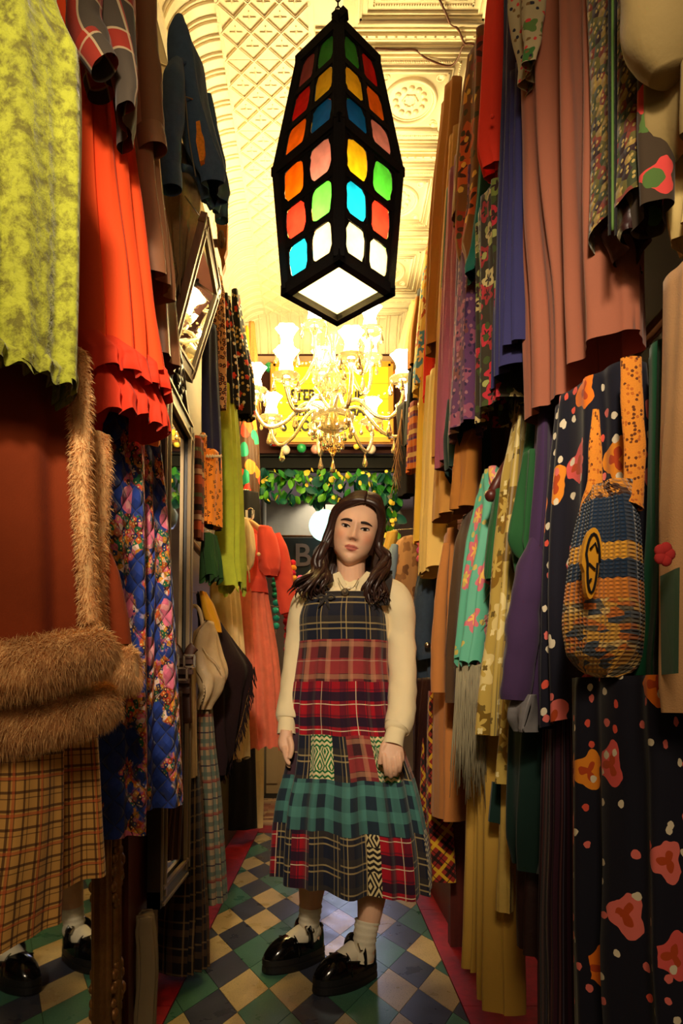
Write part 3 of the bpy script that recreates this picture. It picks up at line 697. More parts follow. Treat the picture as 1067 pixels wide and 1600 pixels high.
# ================================================================ FAR ROOM
M_CANV = solid('awning_canvas', (150, 146, 138), .9, .1, 400, 3, .35)
aw = thing('fabric_awning', 'grey-white draped canvas awning in the room beyond', 'awning', P(470, 840, 6.6))
mb = MB(); rows = []
for i in range(9):
    f = i / 8; rows.append([P(412 + k * 9.5, 778 + f * 66 + 6 * math.sin(f * 5 + k * .5) - (12 * math.exp(-((k - 9) / 2.5) ** 2) * (1 - f)), 6.6 + .5 * (1 - f) + .03 * math.sin(k * 1.3 + f * 7)) for k in range(17)])
mb.loft(rows, False); obj('canvas', mb, M_CANV, aw); obj('pole', MB().tube([P(412, 838, 6.58), P(566, 838, 6.58)], .012, 8), M_WOOD, aw)
obj('post', MB().tube([P(412, 775, 6.6), P(412, 838, 6.6), Vector((P(412, 838, 6.6).x, 6.6, -.005))], .025, 8), M_CANV, aw)
cb = thing('chalkboard_sign', 'black board with pale hand-painted BO lettering beyond the opening', 'sign', P(470, 905, 6.5))
a = P(428, 905, 6.5); b = P(560, 840, 6.5)
obj('board', MB().box(((a.x + b.x) / 2, 6.52, (a.z + b.z) / 2), (b.x - a.x, .03, b.z - a.z)), plain('chalkboard_black', (22, 22, 24), .6), cb, False)
obj('lettering', text_mb('BO', .30, Matrix.Translation(P(459, 884, 6.48)) @ FACE, .002, .004), plain('chalk_letter', (140, 110, 100), .8), cb, False)
gl = thing('globe_lamp', 'glowing white round globe lamp beside the head of the woman', 'lamp', P(504, 848, 6.2))
obj('globe', MB().ball(P(507, 821, 6.2), .142, 18), emit('globe_glow', (206, 255, 236), 1.6), gl); obj('stem', MB().tube([P(507, 796, 6.2), Vector((P(507, 700, 6.2).x, 6.2, 3.36))], .008, 6), M_BLACKW, gl)
ctr = thing('shop_counter', 'pale counter seen through the opening behind the woman', 'counter', (0.1, 6.75, 0))
obj('body', MB().box((0.0, 6.95, .5), (1.5, .45, 1.0)), M_FARW, ctr, False); obj('worktop', MB().box((0, 6.95, 1.02), (1.56, .5, .04)), M_WOOD, ctr, False)
for i in range(5): obj('panel', MB().box((-.6 + .3 * i, 6.715, .5), (.27, .02, .8)), M_FARW, ctr, False)
M_VASE = plain('ceramic_grey', (176, 176, 164), .4)
vz = P(603, 828, 5.6); vs_ = thing('mannequin_bust', 'grey mannequin bust on a shelf right of the woman', 'mannequin', vz)
obj('bust', MB().lathe([(.10, .0), (.13, .05), (.14, .11), (.11, .16), (.12, .22), (.13, .25), (.06, .275), (.045, .30), (.04, .34), (.0, .345)], 16, vz), M_VASE, vs_); obj('stand', MB().tube([vz, (vz.x, vz.y, -.005)], .015, 8).lathe([(.14, 0), (.12, .02)], 16, (vz.x, vz.y, -.006)), M_BLACKW, vs_)
# ================================================================ CLOTHES MATERIALS
def lace(name, rgb, dark):
    m = MT(name, .8, 0, .3, .3); uv = m.uv(); a = m.noise(uv, 38, 4, .7); b = m.vor(uv, 55, 'F1')
    f = m.ramp(a.outputs[0], [(.38, (0, 0, 0, 1)), (.56, (1, 1, 1, 1))]); c = m.mix(f, srgb(*dark), srgb(*rgb))
    d2 = m.noise(uv, 9, 3); c = m.mix(1.0, c, m.math('MULTIPLY_ADD', d2.outputs[0], .7, .62), 'MULTIPLY')
    m.color(c); m.bump(m.math('ADD', a.outputs[0], m.math('MULTIPLY', b.outputs['Distance'], .6)), .7, .006); return m.mat
C_LIME = lace('lime_lace', (168, 172, 44), (104, 100, 22))
C_ORANGE = solid('orange_chiffon', (255, 84, 30), .8, .3, 300, 5, .25)
C_ORANGED = solid('orange_ruffle', (232, 62, 30), .75, .3, 300, 9, .35)
C_SHIRT = plaid('grey_red_plaid', (84, 74, 62), [(0, .11, .0, .03, (176, 52, 34), .85), (1, .13, .1, .032, (176, 52, 34), .85), (0, .11, .02, .004, (224, 196, 150), .7), (0, .11, .73, .004, (224, 196, 150), .7), (1, .13, .12, .004, (224, 196, 150), .7), (1, .13, .86, .004, (224, 196, 150), .7)])
C_TAUPE = solid('taupe_satin', (150, 100, 66), .45, .2, 200, 4, .25, .1, .5)
C_BROWNC = solid('brown_coat_cloth', (124, 84, 52), .7, .3)
C_TWEED = solid('tan_corduroy', (176, 142, 96), .95, .3, 600, 90, .5, .35)
C_DENIM = solid('dark_denim', (66, 88, 114), .9, .2, 500, 60, .45, .3)
C_DENIM2 = solid('blue_black_denim', (54, 66, 80), .9, .2, 500, 60, .45, .3)
C_EMB = solid('orange_embroidery', (236, 140, 34), .9, .1, 300, 140, .7, .6)
C_SUEDE = solid('rust_suede', (138, 56, 22), .95, .08, 500, 14, .4, .25)
C_FUR = solid('honey_fur', (246, 198, 134), .9, .3, 300, 30, .6, .3)
C_YPLAID = plaid('mustard_check', (214, 160, 84), [(0, .064, .0, .010, (66, 36, 26), .8), (1, .064, .0, .010, (66, 36, 26), .8), (0, .064, .3, .004, (66, 36, 26), .7), (1, .064, .3, .004, (66, 36, 26), .7), (0, .128, .62, .010, (200, 84, 46), .6), (1, .128, .62, .010, (200, 84, 46), .6)], k=.42)
def quilt(name):
    m = MT(name, .75, 0, .3, .2); uv = m.uv(); s = m.sep(uv)
    base = srgb(34, 62, 150)
    w = m.noise(uv, 9, 4); reg = m.ramp(w.outputs[0], [(.475, (0, 0, 0, 1)), (.50, (1, 1, 1, 1))])
    v = m.vor(uv, 95); sc = m.nd('ShaderNodeSeparateColor'); m.set(sc.inputs[0], v.outputs['Color'])
    pal = m.ramp(sc.outputs[0], [(0, srgb(206, 96, 30)), (.18, srgb(40, 110, 70)), (.32, srgb(226, 150, 40)), (.46, srgb(70, 30, 30)), (.56, srgb(226, 110, 130)), (.7, srgb(30, 50, 110)), (.82, srgb(200, 70, 40)), (.92, srgb(240, 206, 190))], True)
    pal = m.mix(m.math('LESS_THAN', v.outputs['Distance'], .18), pal, srgb(240, 200, 120))
    c = m.mix(reg, base, pal)
    v2 = m.vor(m.mapping(uv, loc=(.3, .15, 0)), 10); s2 = m.nd('ShaderNodeSeparateColor'); m.set(s2.inputs[0], v2.outputs['Color'])
    n3 = m.noise(uv, 30, 2); on = m.math('MULTIPLY', m.math('LESS_THAN', m.math('MULTIPLY_ADD', n3.outputs[0], .25, v2.outputs['Distance']), .42), m.math('LESS_THAN', s2.outputs[0], .34))
    c = m.mix(on, c, m.mix(m.math('GREATER_THAN', n3.outputs[0], .55), srgb(226, 112, 140), srgb(240, 160, 160)))
    m.color(vary(m, c, m.ob(), 60, .3))
    tri = lambda x: m.math('ABSOLUTE', m.math('SUBTRACT', m.math('FRACT', x), .5))
    a = tri(m.math('MULTIPLY', m.math('ADD', s[0], s[1]), 19.0)); b = tri(m.math('MULTIPLY', m.math('SUBTRACT', s[0], s[1]), 19.0))
    h = m.math('POWER', m.math('MULTIPLY', m.math('MULTIPLY', m.math('SUBTRACT', .5, a), m.math('SUBTRACT', .5, b)), 4.0), .4); m.bump(h, 1.0, .016); return m.mat
C_QUILT = quilt('quilted_patchwork')
C_LEO = floral('leopard_print', (226, 160, 96), [(60, .42, .85, [(40, 20, 14), (60, 28, 16)], (190, 110, 60), 2, 0)])
C_BLACK = solid('black_cloth', (22, 20, 22), .85, .2)
C_BLACKF = floral('black_white_print', (20, 18, 20), [(42, .3, .5, [(230, 220, 190), (206, 170, 90)], None, 4, 0), (24, .3, .25, [(200, 60, 40)], None, 1, 5)])
C_ORPRINT = floral('orange_ditsy', (250, 148, 40), [(42, .22, .9, [(40, 24, 18)], (250, 148, 40), 3, 3)])
C_NAVY = solid('navy_cloth', (36, 34, 62), .85, .3)
C_STRIPEK = plaid('brown_band_knit', (120, 60, 40), [(1, .16, .0, .022, (30, 22, 22), 1), (1, .16, .2, .018, (196, 150, 110), 1), (1, .16, .42, .03, (196, 84, 44), 1), (1, .16, .7, .014, (96, 96, 60), 1)])
C_LIMEG = solid('lime_gauze', (190, 200, 60), .9, .3, 150, 22, .45, .4)
C_HOT = floral('hot_flower_silk', (70, 40, 16), [(11, .5, .8, [(250, 90, 30), (255, 130, 30), (20, 150, 110), (250, 60, 40)], None, 6, 0)], .5)
C_DGREEN = solid('dark_green_chiffon', (40, 74, 30), .85, .3)
C_CREAM = solid('cream_tulle', (236, 206, 150), .9, .3, 200, 20, .3)
C_CORAL = solid('coral_knit', (236, 84, 62), .9, .4, 500, 8, .25, .3)
C_CORALT = solid('coral_tulle', (240, 128, 98), .9, .4, 200, 26, .4, .2)
C_BEIGEL = solid('beige_leather', (214, 182, 136), .5, .1, 100, 26, .35, .3, .5)
C_BROWNL = plain('brown_leather', (74, 38, 22), .45)
C_MUST = solid('mustard_scarf', (226, 160, 30), .85, .3)
C_SHAWL = solid('black_plum_shawl', (36, 18, 20), .95, .05)
C_OLIVEB = solid('khaki_cotton', (176, 144, 96), .9, .2)
C_DPLAID = plaid('dark_navy_check', (30, 24, 30), [(0, .075, .0, .022, (96, 70, 44), .6), (1, .085, .0, .022, (96, 70, 44), .55), (0, .075, .5, .006, (140, 110, 70), .6), (1, .085, .5, .006, (140, 110, 70), .5)])
C_LPLAID = plaid('cream_green_check', (158, 132, 100), [(0, .06, .0, .016, (80, 96, 84), .8), (1, .06, .0, .016, (80, 96, 84), .8), (0, .06, .4, .005, (40, 30, 50), .9), (1, .06, .4, .005, (40, 30, 50), .9), (0, .12, .7, .012, (140, 60, 46), .7), (1, .12, .7, .012, (140, 60, 46), .7)])
C_BSTRIPE = plaid('brown_pinstripe', (64, 34, 26), [(0, .02, .0, .005, (130, 90, 60), .6)])
C_CLOTH = solid('unbleached_cloth', (150, 130, 98), .9, .2)
M_GOLD = None
m = MT('antique_gold_frame', .42, .55, .5); nz = m.noise(m.ob(), 22, 5, .7); m.color(m.mix(nz.outputs[0], srgb(84, 52, 26), srgb(190, 136, 76))); m.bump(nz.outputs[0], .5, .006); M_GOLD = m.mat
m = MT('mirror_silver', .02, 1.0, .5); m.color((.86, .87, .84, 1)); M_MIRROR = m.mat
M_DKF = plain('dark_mirror_frame', (46, 34, 28), .35)
M_SILVT = plain('frame_silver_trim', (150, 128, 96), .4, .5)
# ================================================================ LEFT SIDE CLOTHES
t = hang('lace_dress', 'lime green lace dress, nearest garment at upper left edge', 'dress', [(-160, -120, 70), (-40, -118, 80), (60, -116, 88), (110, -116, 108), (135, -116, 125), (220, -115, 128), (360, -114, 125), (500, -112, 122), (632, -110, 118)], 'L', 1.03, .90, .16, C_LIME, fold=(6, .004, .010), seed=3, hem=.003, n=140, rows=40)
cloth(t, 'lace_underskirt', [(540, -112, 100), (600, -112, 96), (626, -112, 92)], 'L', 1.05, .92, .12, C_LIME, fold=(9, .005, .010), seed=8, hem=.006, n=160)
cloth(t, 'hem_ruffle', [(585, -112, 119), (612, -112, 122), (640, -112, 119)], 'L', 1.034, .90, .175, C_LIME, fold=(11, .003, .007), seed=9, hem=.004, cap=False, n=180)
# orange dress
t = hang('chiffon_dress', 'bright orange chiffon dress with ruffled hem behind the lace dress', 'dress', [(-150, 60, 150), (60, 60, 155), (150, 80, 195), (200, 84, 202), (300, 88, 212), (400, 92, 224), (500, 96, 238), (590, 100, 252), (612, 100, 255)], 'L', 1.42, 1.28, .17, C_ORANGE, fold=(9, .006, .014), seed=5, rows=36)
cloth(t, 'ruffle', [(586, 98, 250), (604, 96, 258), (640, 94, 266)], 'L', 1.425, 1.26, .20, C_ORANGED, fold=(13, .004, .011), seed=6, hem=.006, n=220, cap=False)
cloth(t, 'ruffle', [(620, 104, 256), (655, 102, 260), (692, 100, 264)], 'L', 1.43, 1.28, .17, C_ORANGED, fold=(12, .004, .010), seed=16, hem=.006, n=220, cap=False)
sleeve(t, 'sleeve', [(92, -80, 1.26, 22), (98, 0, 1.26, 20), (106, 60, 1.26, 16), (122, 120, 1.27, 13), (131, 170, 1.28, 9)], C_ORANGE, seed=4)
# plaid shirt
t = hang('plaid_shirt', 'grey and red plaid shirt hanging over the orange dress', 'shirt', [(-150, 96, 204), (0, 100, 208), (60, 112, 209), (110, 140, 211), (160, 166, 212), (205, 180, 212), (242, 192, 211)], 'L', 1.30, 1.18, .10, C_SHIRT, fold=(3, .004, .009), seed=2, rows=30)
sleeve(t, 'sleeve', [(128, -120, 1.17, 28), (132, 0, 1.17, 28), (134, 40, 1.17, 29), (146, 70, 1.165, 29), (158, 98, 1.16, 24)], C_SHIRT, seed=7)
sleeve(t, 'cuff', [(136, 68, 1.155, 26), (150, 84, 1.155, 27), (164, 106, 1.155, 25)], C_SHIRT, seed=7, wr=.05)
sleeve(t, 'cuff', [(150, 112, 1.24, 22), (154, 130, 1.24, 23), (158, 148, 1.24, 22)], C_SHIRT, seed=9, wr=.05)
# brown coat
t = hang('trench_coat', 'brown long coat with folded cuff between plaid shirt and denim jacket', 'coat', [(-150, 180, 228), (100, 196, 238), (230, 200, 246), (330, 202, 256), (430, 206, 270), (478, 210, 272)], 'L', 1.62, 1.48, .13, C_TAUPE, fold=(5, .004, .012), seed=12, rows=30)
sleeve(t, 'sleeve', [(226, -100, 1.5, 20), (226, 40, 1.5, 20), (231, 120, 1.5, 22), (235, 200, 1.5, 21), (238, 222, 1.5, 20)], C_BROWNC, seed=5, wr=.12)
sleeve(t, 'cuff', [(233, 202, 1.49, 23), (236, 218, 1.49, 24), (239, 236, 1.49, 23)], C_BROWNC, seed=6, wr=.04)
t = hang('satin_dress', 'taupe satin dress with straight hem beside the tilted mirror', 'dress', [(300, 222, 250), (400, 226, 262), (500, 230, 273), (586, 232, 278)], 'L', 1.78, 1.66, .10, C_TAUPE, fold=(4, .003, .009), seed=14)
t = hang('corduroy_skirt', 'tan corduroy skirt hanging below the denim jacket', 'skirt', [(262, 258, 308), (300, 257, 312), (340, 257, 312), (400, 258, 303), (450, 262, 292), (486, 266, 282)], 'L', 2.16, 2.06, .12, C_TWEED, fold=(4, .003, .012), seed=15)
obj('seam', MB().tube([P(281, y, 2.02) for y in range(290, 470, 12)], .0018, 5), C_CLOTH, t)
# denim jacket
t = hang('denim_jacket', 'dark denim jacket with orange embroidered patch hung by the ceiling cove', 'jacket', [(90, 272, 288), (104, 264, 304), (130, 262, 318), (190, 268, 324), (235, 278, 334), (280, 292, 346), (318, 312, 354), (334, 326, 355)], 'L', 2.12, 1.98, .13, C_DENIM, fold=(4, .004, .014), seed=21, rows=34)
sleeve(t, 'sleeve', [(277, 96, 1.97, 9), (271, 125, 1.94, 17), (267, 190, 1.92, 20), (265, 240, 1.92, 19), (266, 292, 1.92, 17)], C_DENIM, seed=8, wr=.2)
sleeve(t, 'cuff', [(264, 262, 1.915, 19), (266, 278, 1.915, 18.5), (267, 297, 1.915, 17.5)], C_DENIM, seed=8, wr=.03)
sleeve(t, 'sleeve', [(322, 150, 2.16, 9), (332, 220, 2.18, 13), (342, 280, 2.2, 13), (347, 345, 2.2, 11)], C_DENIM, seed=18, wr=.2)
obj('waistband', MB().tube([P(x, y, 1.98 + (x - 284) * .0026) for x, y in smooth_path([(284, 262), (298, 266), (310, 280), (320, 302), (332, 326)], 5)], .011, 8), C_DENIM, t)
obj('embroidered_patch', MB().poly([P(x, y, 1.965) for x, y in [(306, 190), (312, 188), (314, 204), (318, 214), (320, 236), (318, 250), (312, 252), (309, 236), (306, 220), (307, 206)]], .05, Vector((0, 1, 0))), C_EMB, t, False)
obj('collar', MB().tube(smooth_path([tuple(P(*q)) for q in ((270, 104, 1.99), (280, 96, 1.97), (290, 98, 2.0), (300, 108, 2.05))], 5), .016, 8, True, .5), C_DENIM, t)
obj('seam', MB().tube(smooth_path([tuple(P(*q)) for q in ((284, 112, 1.955), (290, 160, 1.955), (296, 220, 1.965), (306, 276, 1.985))], 6), .0022, 5).tube(smooth_path([tuple(P(*q)) for q in ((270, 120, 1.93), (276, 140, 1.945), (288, 150, 1.955), (304, 156, 1.985))], 6), .002, 5), solid('denim_thread', (120, 110, 90), .9), t)
def hook(x, y, d, label):
    t = thing('coat_hook', label, 'hook', P(x, y, d)); p = P(x, y, d); w = Vector((XL, p.y, p.z))
    obj('hook_arm', MB().tube(smooth_path([tuple(w + Vector((.0, 0, .05))), tuple(w + Vector((.04, 0, .03))), tuple(p + Vector((-.01, 0, -.012))), tuple(p + Vector((.012, 0, .0))), tuple(p + Vector((.014, 0, .02)))], 4), .004, 6).ball(p + Vector((.014, 0, .022)), .008, 6), M_HOOK, t)
    obj('back_plate', MB().box(w + Vector((.006, 0, .04)), (.01, .03, .08)).ball(w + Vector((.012, 0, .07)), .01, 6), M_HOOK, t, False)
hook(306, 112, 2.38, 'nickel coat hook above the denim jacket'); hook(231, 30, 1.85, 'ornate nickel coat hook beside the plaid shirt'); hook(226, 50, 1.8, 'lower nickel coat hook beside the plaid shirt')
# tilted mirror
def flat_mirror(name, label, corners, fw, fd, mfr, mtr=None):
    c = [Vector(p) for p in corners]; cen = sum(c, Vector()) / 4; nrm = (c[1] - c[0]).cross(c[3] - c[0]).normalized()
    if nrm.x < 0: nrm = -nrm
    t = thing(name, label, 'mirror', (cen.x, cen.y, min(p.z for p in c)))
    for i in range(4):
        a, b = c[i], c[(i + 1) % 4]; e = (b - a).normalized()
        fr = obj('frame_rail', MB().bar(a - e * fw / 2, b + e * fw / 2, fw, fd, nrm), mfr, t, False)
        if mtr:
            inn = (cen - (a + b) / 2).normalized() * fw * .38; obj('bead_trim', MB().bar(a + inn * 1.6 + nrm * fd * .5, b + inn * 1.6 + nrm * fd * .5, fw * .22, fd * .3, nrm).bar(a - inn + nrm * fd * .5, b - inn + nrm * fd * .5, fw * .16, fd * .3, nrm), mtr, fr, False)
    obj('glass', MB().poly([p + nrm * .002 for p in c], .004, nrm), M_MIRROR, t, False); obj('backing', MB().poly([p - nrm * .008 for p in c], .006, nrm), mfr, t, False)
    return t, c, nrm
t, c, nrm = flat_mirror('tilted_mirror', 'framed mirror tilted forward from the wall below the denim jacket', [P(267, 540, 2.08), P(297, 588, 2.36), P(338, 456, 2.30), P(318, 345, 2.03)], .032, .02, M_WOOD, M_SILVT)
tag(obj('hanging_wire', MB().tube([c[3], c[3] + Vector((-.12, .05, .18))], .002, 5).tube([c[2], c[2] + Vector((-.12, -.05, .18))], .002, 5), M_HOOK, t))
cw = thing('carved_bracket', 'carved orange-lit wooden fretwork bracket right of the tilted mirror', 'bracket', P(344, 420, 2.55))
pts = [(336, 338), (344, 328), (346, 350), (349, 342), (352, 352), (355, 346), (354, 390), (350, 402), (352, 412), (347, 425), (345, 404), (340, 388), (339, 360)]
obj('fretwork', MB().poly([P(x, y, 2.55) for x, y in pts], .03, Vector((0, 1, 0))), solid('fretwork_wood', (190, 116, 58), .6, 0), cw, False)
obj('wall_arm', MB().bar(P(340, 380, 2.56), Vector((XL + .001, 2.56, P(340, 380, 2.56).z)), .02, .02), M_WOOD, cw, False); obj('scroll', MB().tube([P(346 + 4 * math.cos(a) * (1 - a / 14), 372 + 16 * math.sin(a) * (1 - a / 14), 2.545) for a in [k * .5 for k in range(22)]], .006, 6), M_WOOD, cw)
# tall wall mirror with crest
X1 = -0.435
def WX(x, y, X): d = X * F / (x - CX); return P(x, y, d)
dn, df = X1 * F / (252 - CX), X1 * F / (291 - CX)
zb = CH + (CY - 1378) * ((dn + df) / 2) / F; zt = CH + (CY - 640) * ((dn + df) / 2) / F
t, c, nrm = flat_mirror('wall_mirror', 'tall narrow dark-framed mirror with crest reflecting the leaf garland', [(X1 - .015, dn, zb), (X1 - .015, df, zb), (X1, df, zt), (X1, dn, zt)], .045, .035, M_DKF, M_SILVT)
cr = MB(); mid = (dn + df) / 2
cr.bar((X1, dn, zt), (X1, mid, zt + .17), .03, .03, Vector((1, 0, 0))).bar((X1, df, zt), (X1, mid, zt + .17), .03, .03, Vector((1, 0, 0)))
for k in (-1, 1): cr.tube([(X1 + .012, mid + k * (.03 + .045 * math.cos(a) * (1 - a / 9)), zt + .09 + .055 * math.sin(a) * (1 - a / 9)) for a in [q * .35 for q in range(18)]], .007, 6)
for q in range(14): cr.ball((X1 + .012, mid + .025 * math.sin(q * 2.4), zt + .03 + .011 * q), .012, 5, (.6, 1, 1))
obj('crest', cr, M_DKF, t)
# ornate gold floor mirror at lower left
zc0, zc1 = -.004, 1.02; X2 = -0.50; ya, yb = 0.72, 1.50
mr = thing('floor_mirror', 'large antique gold floor mirror at lower left reflecting the woman\'s shoe', 'mirror', (X2, (ya + yb) / 2, 0))
for y in (ya, yb):
    fr = obj('frame_stile', MB().box((X2, y, .51), (.07, .09, 1.02)).tube([(X2 + .035, y + .03, .0), (X2 + .035, y + .03, 1.02)], .012, 8).tube([(X2 + .035, y - .032, .0), (X2 + .035, y - .032, 1.02)], .010, 8).tube([(X2 + .04, y, .0), (X2 + .04, y, 1.02)], .016, 8), M_GOLD, mr)
    rnd = random.Random(int(y * 100))
    for zc in (.06, .30, .55, .74):
        og = MB()
        for q in range(16):
            a = q * .55; og.ball((X2 + .045, y + .034 * math.cos(a) * (1 - q / 24), zc + .075 * math.sin(a) * (1 - q / 24)), .011 + .006 * rnd.random(), 5, (.7, 1, 1))
        obj('ornament', og, M_GOLD, fr)
obj('frame_rail', MB().box((X2, (ya + yb) / 2, .045), (.07, yb - ya, .09)).tube([(X2 + .04, ya, .05), (X2 + .04, yb, .05)], .016, 8), M_GOLD, mr)
obj('frame_rail', MB().box((X2, (ya + yb) / 2, .98), (.07, yb - ya, .09)).tube([(X2 + .04, ya, .98), (X2 + .04, yb, .98)], .016, 8), M_GOLD, mr)
obj('glass', MB().box((X2 + .02, (ya + yb) / 2, .51), (.006, yb - ya - .06, .90)), M_MIRROR, mr, False); obj('backing', MB().box((X2 - .04, (ya + yb) / 2, .51), (.012, yb - ya, .98)), M_DKF, mr, False)
# suede coat with fur trim
t = hang('suede_coat', 'rust suede coat with honey fur trim, nearest at left edge', 'coat', [(596, -120, 104), (620, -120, 108), (700, -120, 113), (850, -120, 122), (980, -120, 130), (1060, -120, 140)], 'L', 1.10, .98, .16, C_SUEDE, fold=(5, .004, .012), seed=31, rows=30)
fur(t, 'fur_front', [(118, 548, 1.04, 16), (126, 640, 1.04, 15), (128, 760, 1.04, 13), (134, 880, 1.04, 13), (140, 975, 1.04, 14)], C_FUR, 2600, .011)
fur(t, 'fur_front', [(152, 678, 1.16, 15), (154, 740, 1.16, 18), (150, 850, 1.16, 15), (150, 920, 1.16, 14), (152, 985, 1.16, 14)], C_FUR, 2400, .011, 6)
fur(t, 'fur_hem', [(-130, 1056, .95, 48), (-40, 1050, .95, 47), (40, 1040, .96, 44), (100, 1026, .985, 40), (148, 1014, 1.01, 32), (158, 1010, 1.02, 24)], C_FUR, 10000, .017, 7)
fur(t, 'fur_hem', [(-130, 1142, 1.0, 44), (-20, 1138, 1.0, 42), (60, 1124, 1.02, 40), (130, 1104, 1.05, 36), (160, 1096, 1.07, 30), (172, 1092, 1.08, 20)], C_FUR, 9000, .017, 8)
sleeve(t, 'sleeve', [(148, 840, 1.2, 14), (164, 900, 1.2, 22), (172, 960, 1.2, 27), (178, 1010, 1.2, 29)], C_SUEDE, seed=3, wr=.08)
fur(t, 'fur_cuff', [(172, 1046, 1.2, 34), (186, 1044, 1.2, 36), (206, 1041, 1.2, 34), (212, 1040, 1.2, 22)], C_FUR, 5000, .015, 9)
# mustard check trousers
t = hang('check_trousers', 'mustard check wide trousers below the fur-trimmed coat', 'trousers', [(1125, -75, 100), (1180, -80, 100), (1300, -95, 100), (1400, -110, 98), (1450, -118, 96)], 'L', 1.10, 1.0, .12, C_YPLAID, part='trouser_leg', fold=(4, .004, .012), seed=32, diag=-.02)
cloth(t, 'trouser_leg', [(1125, 16, 152), (1200, 10, 156), (1300, 4, 161), (1366, 0, 165)], 'L', 1.20, 1.1, .11, C_YPLAID, fold=(4, .004, .012), seed=33, diag=-.015)
# quilted skirt
t = hang('quilted_skirt', 'blue quilted floral patchwork skirt below the orange dress', 'skirt', [(660, 168, 246), (700, 160, 248), (780, 150, 258), (880, 146, 266), (1000, 140, 274), (1120, 134, 280), (1200, 130, 284), (1252, 128, 286)], 'L', 1.66, 1.52, .15, C_QUILT, fold=(5, .004, .012), seed=41, rows=44, n=120)
cloth(t, 'front_panel', [(668, 150, 226), (760, 140, 226), (900, 140, 228), (1100, 138, 230), (1220, 138, 230), (1298, 138, 228)], 'L', 1.50, 1.42, .08, C_QUILT, fold=(4, .005, .012), seed=42, rows=44, n=100)
obj('waistband', MB().tube([P(x, y, 1.53) for x, y in ((196, 692), (212, 688), (230, 686), (248, 690))], .012, 8), C_EMB, t)
# mid-left hanging pieces
t = hang('band_scarf', 'brown banded knit scarf right of the tall mirror', 'scarf', [(690, 302, 318), (760, 300, 319), (846, 296, 318)], 'L', 2.46, 2.4, .03, C_STRIPEK, fold=(2, .003, .006), seed=50, wire=lambda q: (XL + .002, q.y, q.z + .05))
t = hang('apron_dress', 'navy dress with orange ditsy-print panels above the lime gauze dress', 'dress', [(520, 316, 340), (600, 315, 342), (700, 316, 346), (830, 322, 346)], 'L', 2.60, 2.5, .06, C_NAVY, fold=(3, .003, .006), seed=51)
cloth(t, 'print_panel', [(714, 322, 346), (760, 319, 347), (828, 318, 347)], 'L', 2.58, 2.49, .075, C_ORPRINT, fold=(2, .002, .005), seed=52)
cloth(t, 'print_strap', [(682, 313, 323), (760, 312, 324), (818, 313, 325)], 'L', 2.5, 2.46, .05, C_ORPRINT, fold=(2, .002, .004), seed=53)
obj('lace_trim', MB().tube([P(x, 713 + 2 * math.sin(x * 1.7), 2.47) for x in range(322, 348, 2)], .005, 6).tube([P(x, 681 + 2 * math.sin(x * 1.9), 2.43) for x in range(312, 324, 2)], .005, 6), C_CREAM, t)
t = hang('leopard_blouse', 'leopard print blouse with hanging sleeves under the tilted mirror', 'blouse', [(440, 328, 346), (480, 324, 350), (560, 322, 351), (640, 321, 350)], 'L', 2.72, 2.62, .08, C_LEO, fold=(4, .004, .008), seed=54)
sleeve(t, 'sleeve', [(337, 470, 2.6, 7), (336, 540, 2.6, 8), (334, 590, 2.6, 8), (331, 622, 2.6, 8)], C_LEO, seed=5); sleeve(t, 'sleeve', [(345, 470, 2.62, 6), (347, 560, 2.62, 7), (347, 640, 2.62, 7)], C_LEO, seed=6)
t = hang('black_print_dress', 'black dress with small red and white flowers behind the leopard blouse', 'dress', [(470, 350, 360), (540, 350, 368), (600, 350, 373), (640, 352, 374)], 'L', 2.86, 2.8, .06, C_BLACKF, fold=(3, .003, .006), seed=55)
t = hang('gauze_dress', 'long lime green gauze dress hanging left of the coral dress', 'dress', [(618, 340, 368), (700, 338, 374), (800, 338, 380), (880, 336, 383), (925, 342, 384)], 'L', 2.90, 2.78, .10, C_LIMEG, fold=(8, .005, .010), seed=56, hem=.02, rows=36)
t = hang('black_blouse', 'black blouse with white print left of the chandelier', 'blouse', [(470, 362, 374), (540, 364, 384), (600, 364, 396), (660, 366, 398)], 'L', 3.25, 3.15, .10, C_BLACKF, fold=(4, .004, .010), seed=57)
t = hang('yellow_ribbon_scarf', 'narrow yellow scarf hanging at the far left below the cove', 'scarf', [(515, 384, 389), (560, 383, 390), (620, 384, 391)], 'L', 4.2, 4.15, .03, C_MUST, fold=(2, .002, .004), seed=58, wire=lambda q: (XL + .002, q.y, q.z + .05))
t = hang('straw_bundle', 'brown fringed straw bundle beside the narrow yellow scarf', 'bundle', [(508, 389, 398), (560, 388, 402), (640, 386, 408)], 'L', 4.35, 4.3, .05, solid('straw', (176, 130, 70), .9, 0, 200, 120, .6, .5), fold=(6, .004, .008), seed=59, hem=.03, wire=lambda q: (XL + .002, q.y, q.z + .05))
t = hang('silk_flower_top', 'orange and teal flowered silk top left of the black beam', 'top', [(640, 376, 398), (690, 374, 404), (740, 374, 406), (792, 376, 404)], 'L', 4.35, 4.25, .08, C_HOT, fold=(4, .004, .010), seed=60)
t = hang('black_shirt', 'black shirt with a pale letter above the coral cardigan', 'shirt', [(770, 376, 404), (800, 374, 407), (836, 374, 408)], 'L', 4.0, 3.95, .06, C_BLACK, fold=(3, .003, .006), seed=61, wire=lambda q: (XL + .002, q.y, q.z + .05))
obj('letter', text_mb('U', .075, Matrix.Translation(P(383, 812, 3.9)) @ FACE, .002, .003), plain('shirt_letter', (230, 220, 200), .8), t, False)
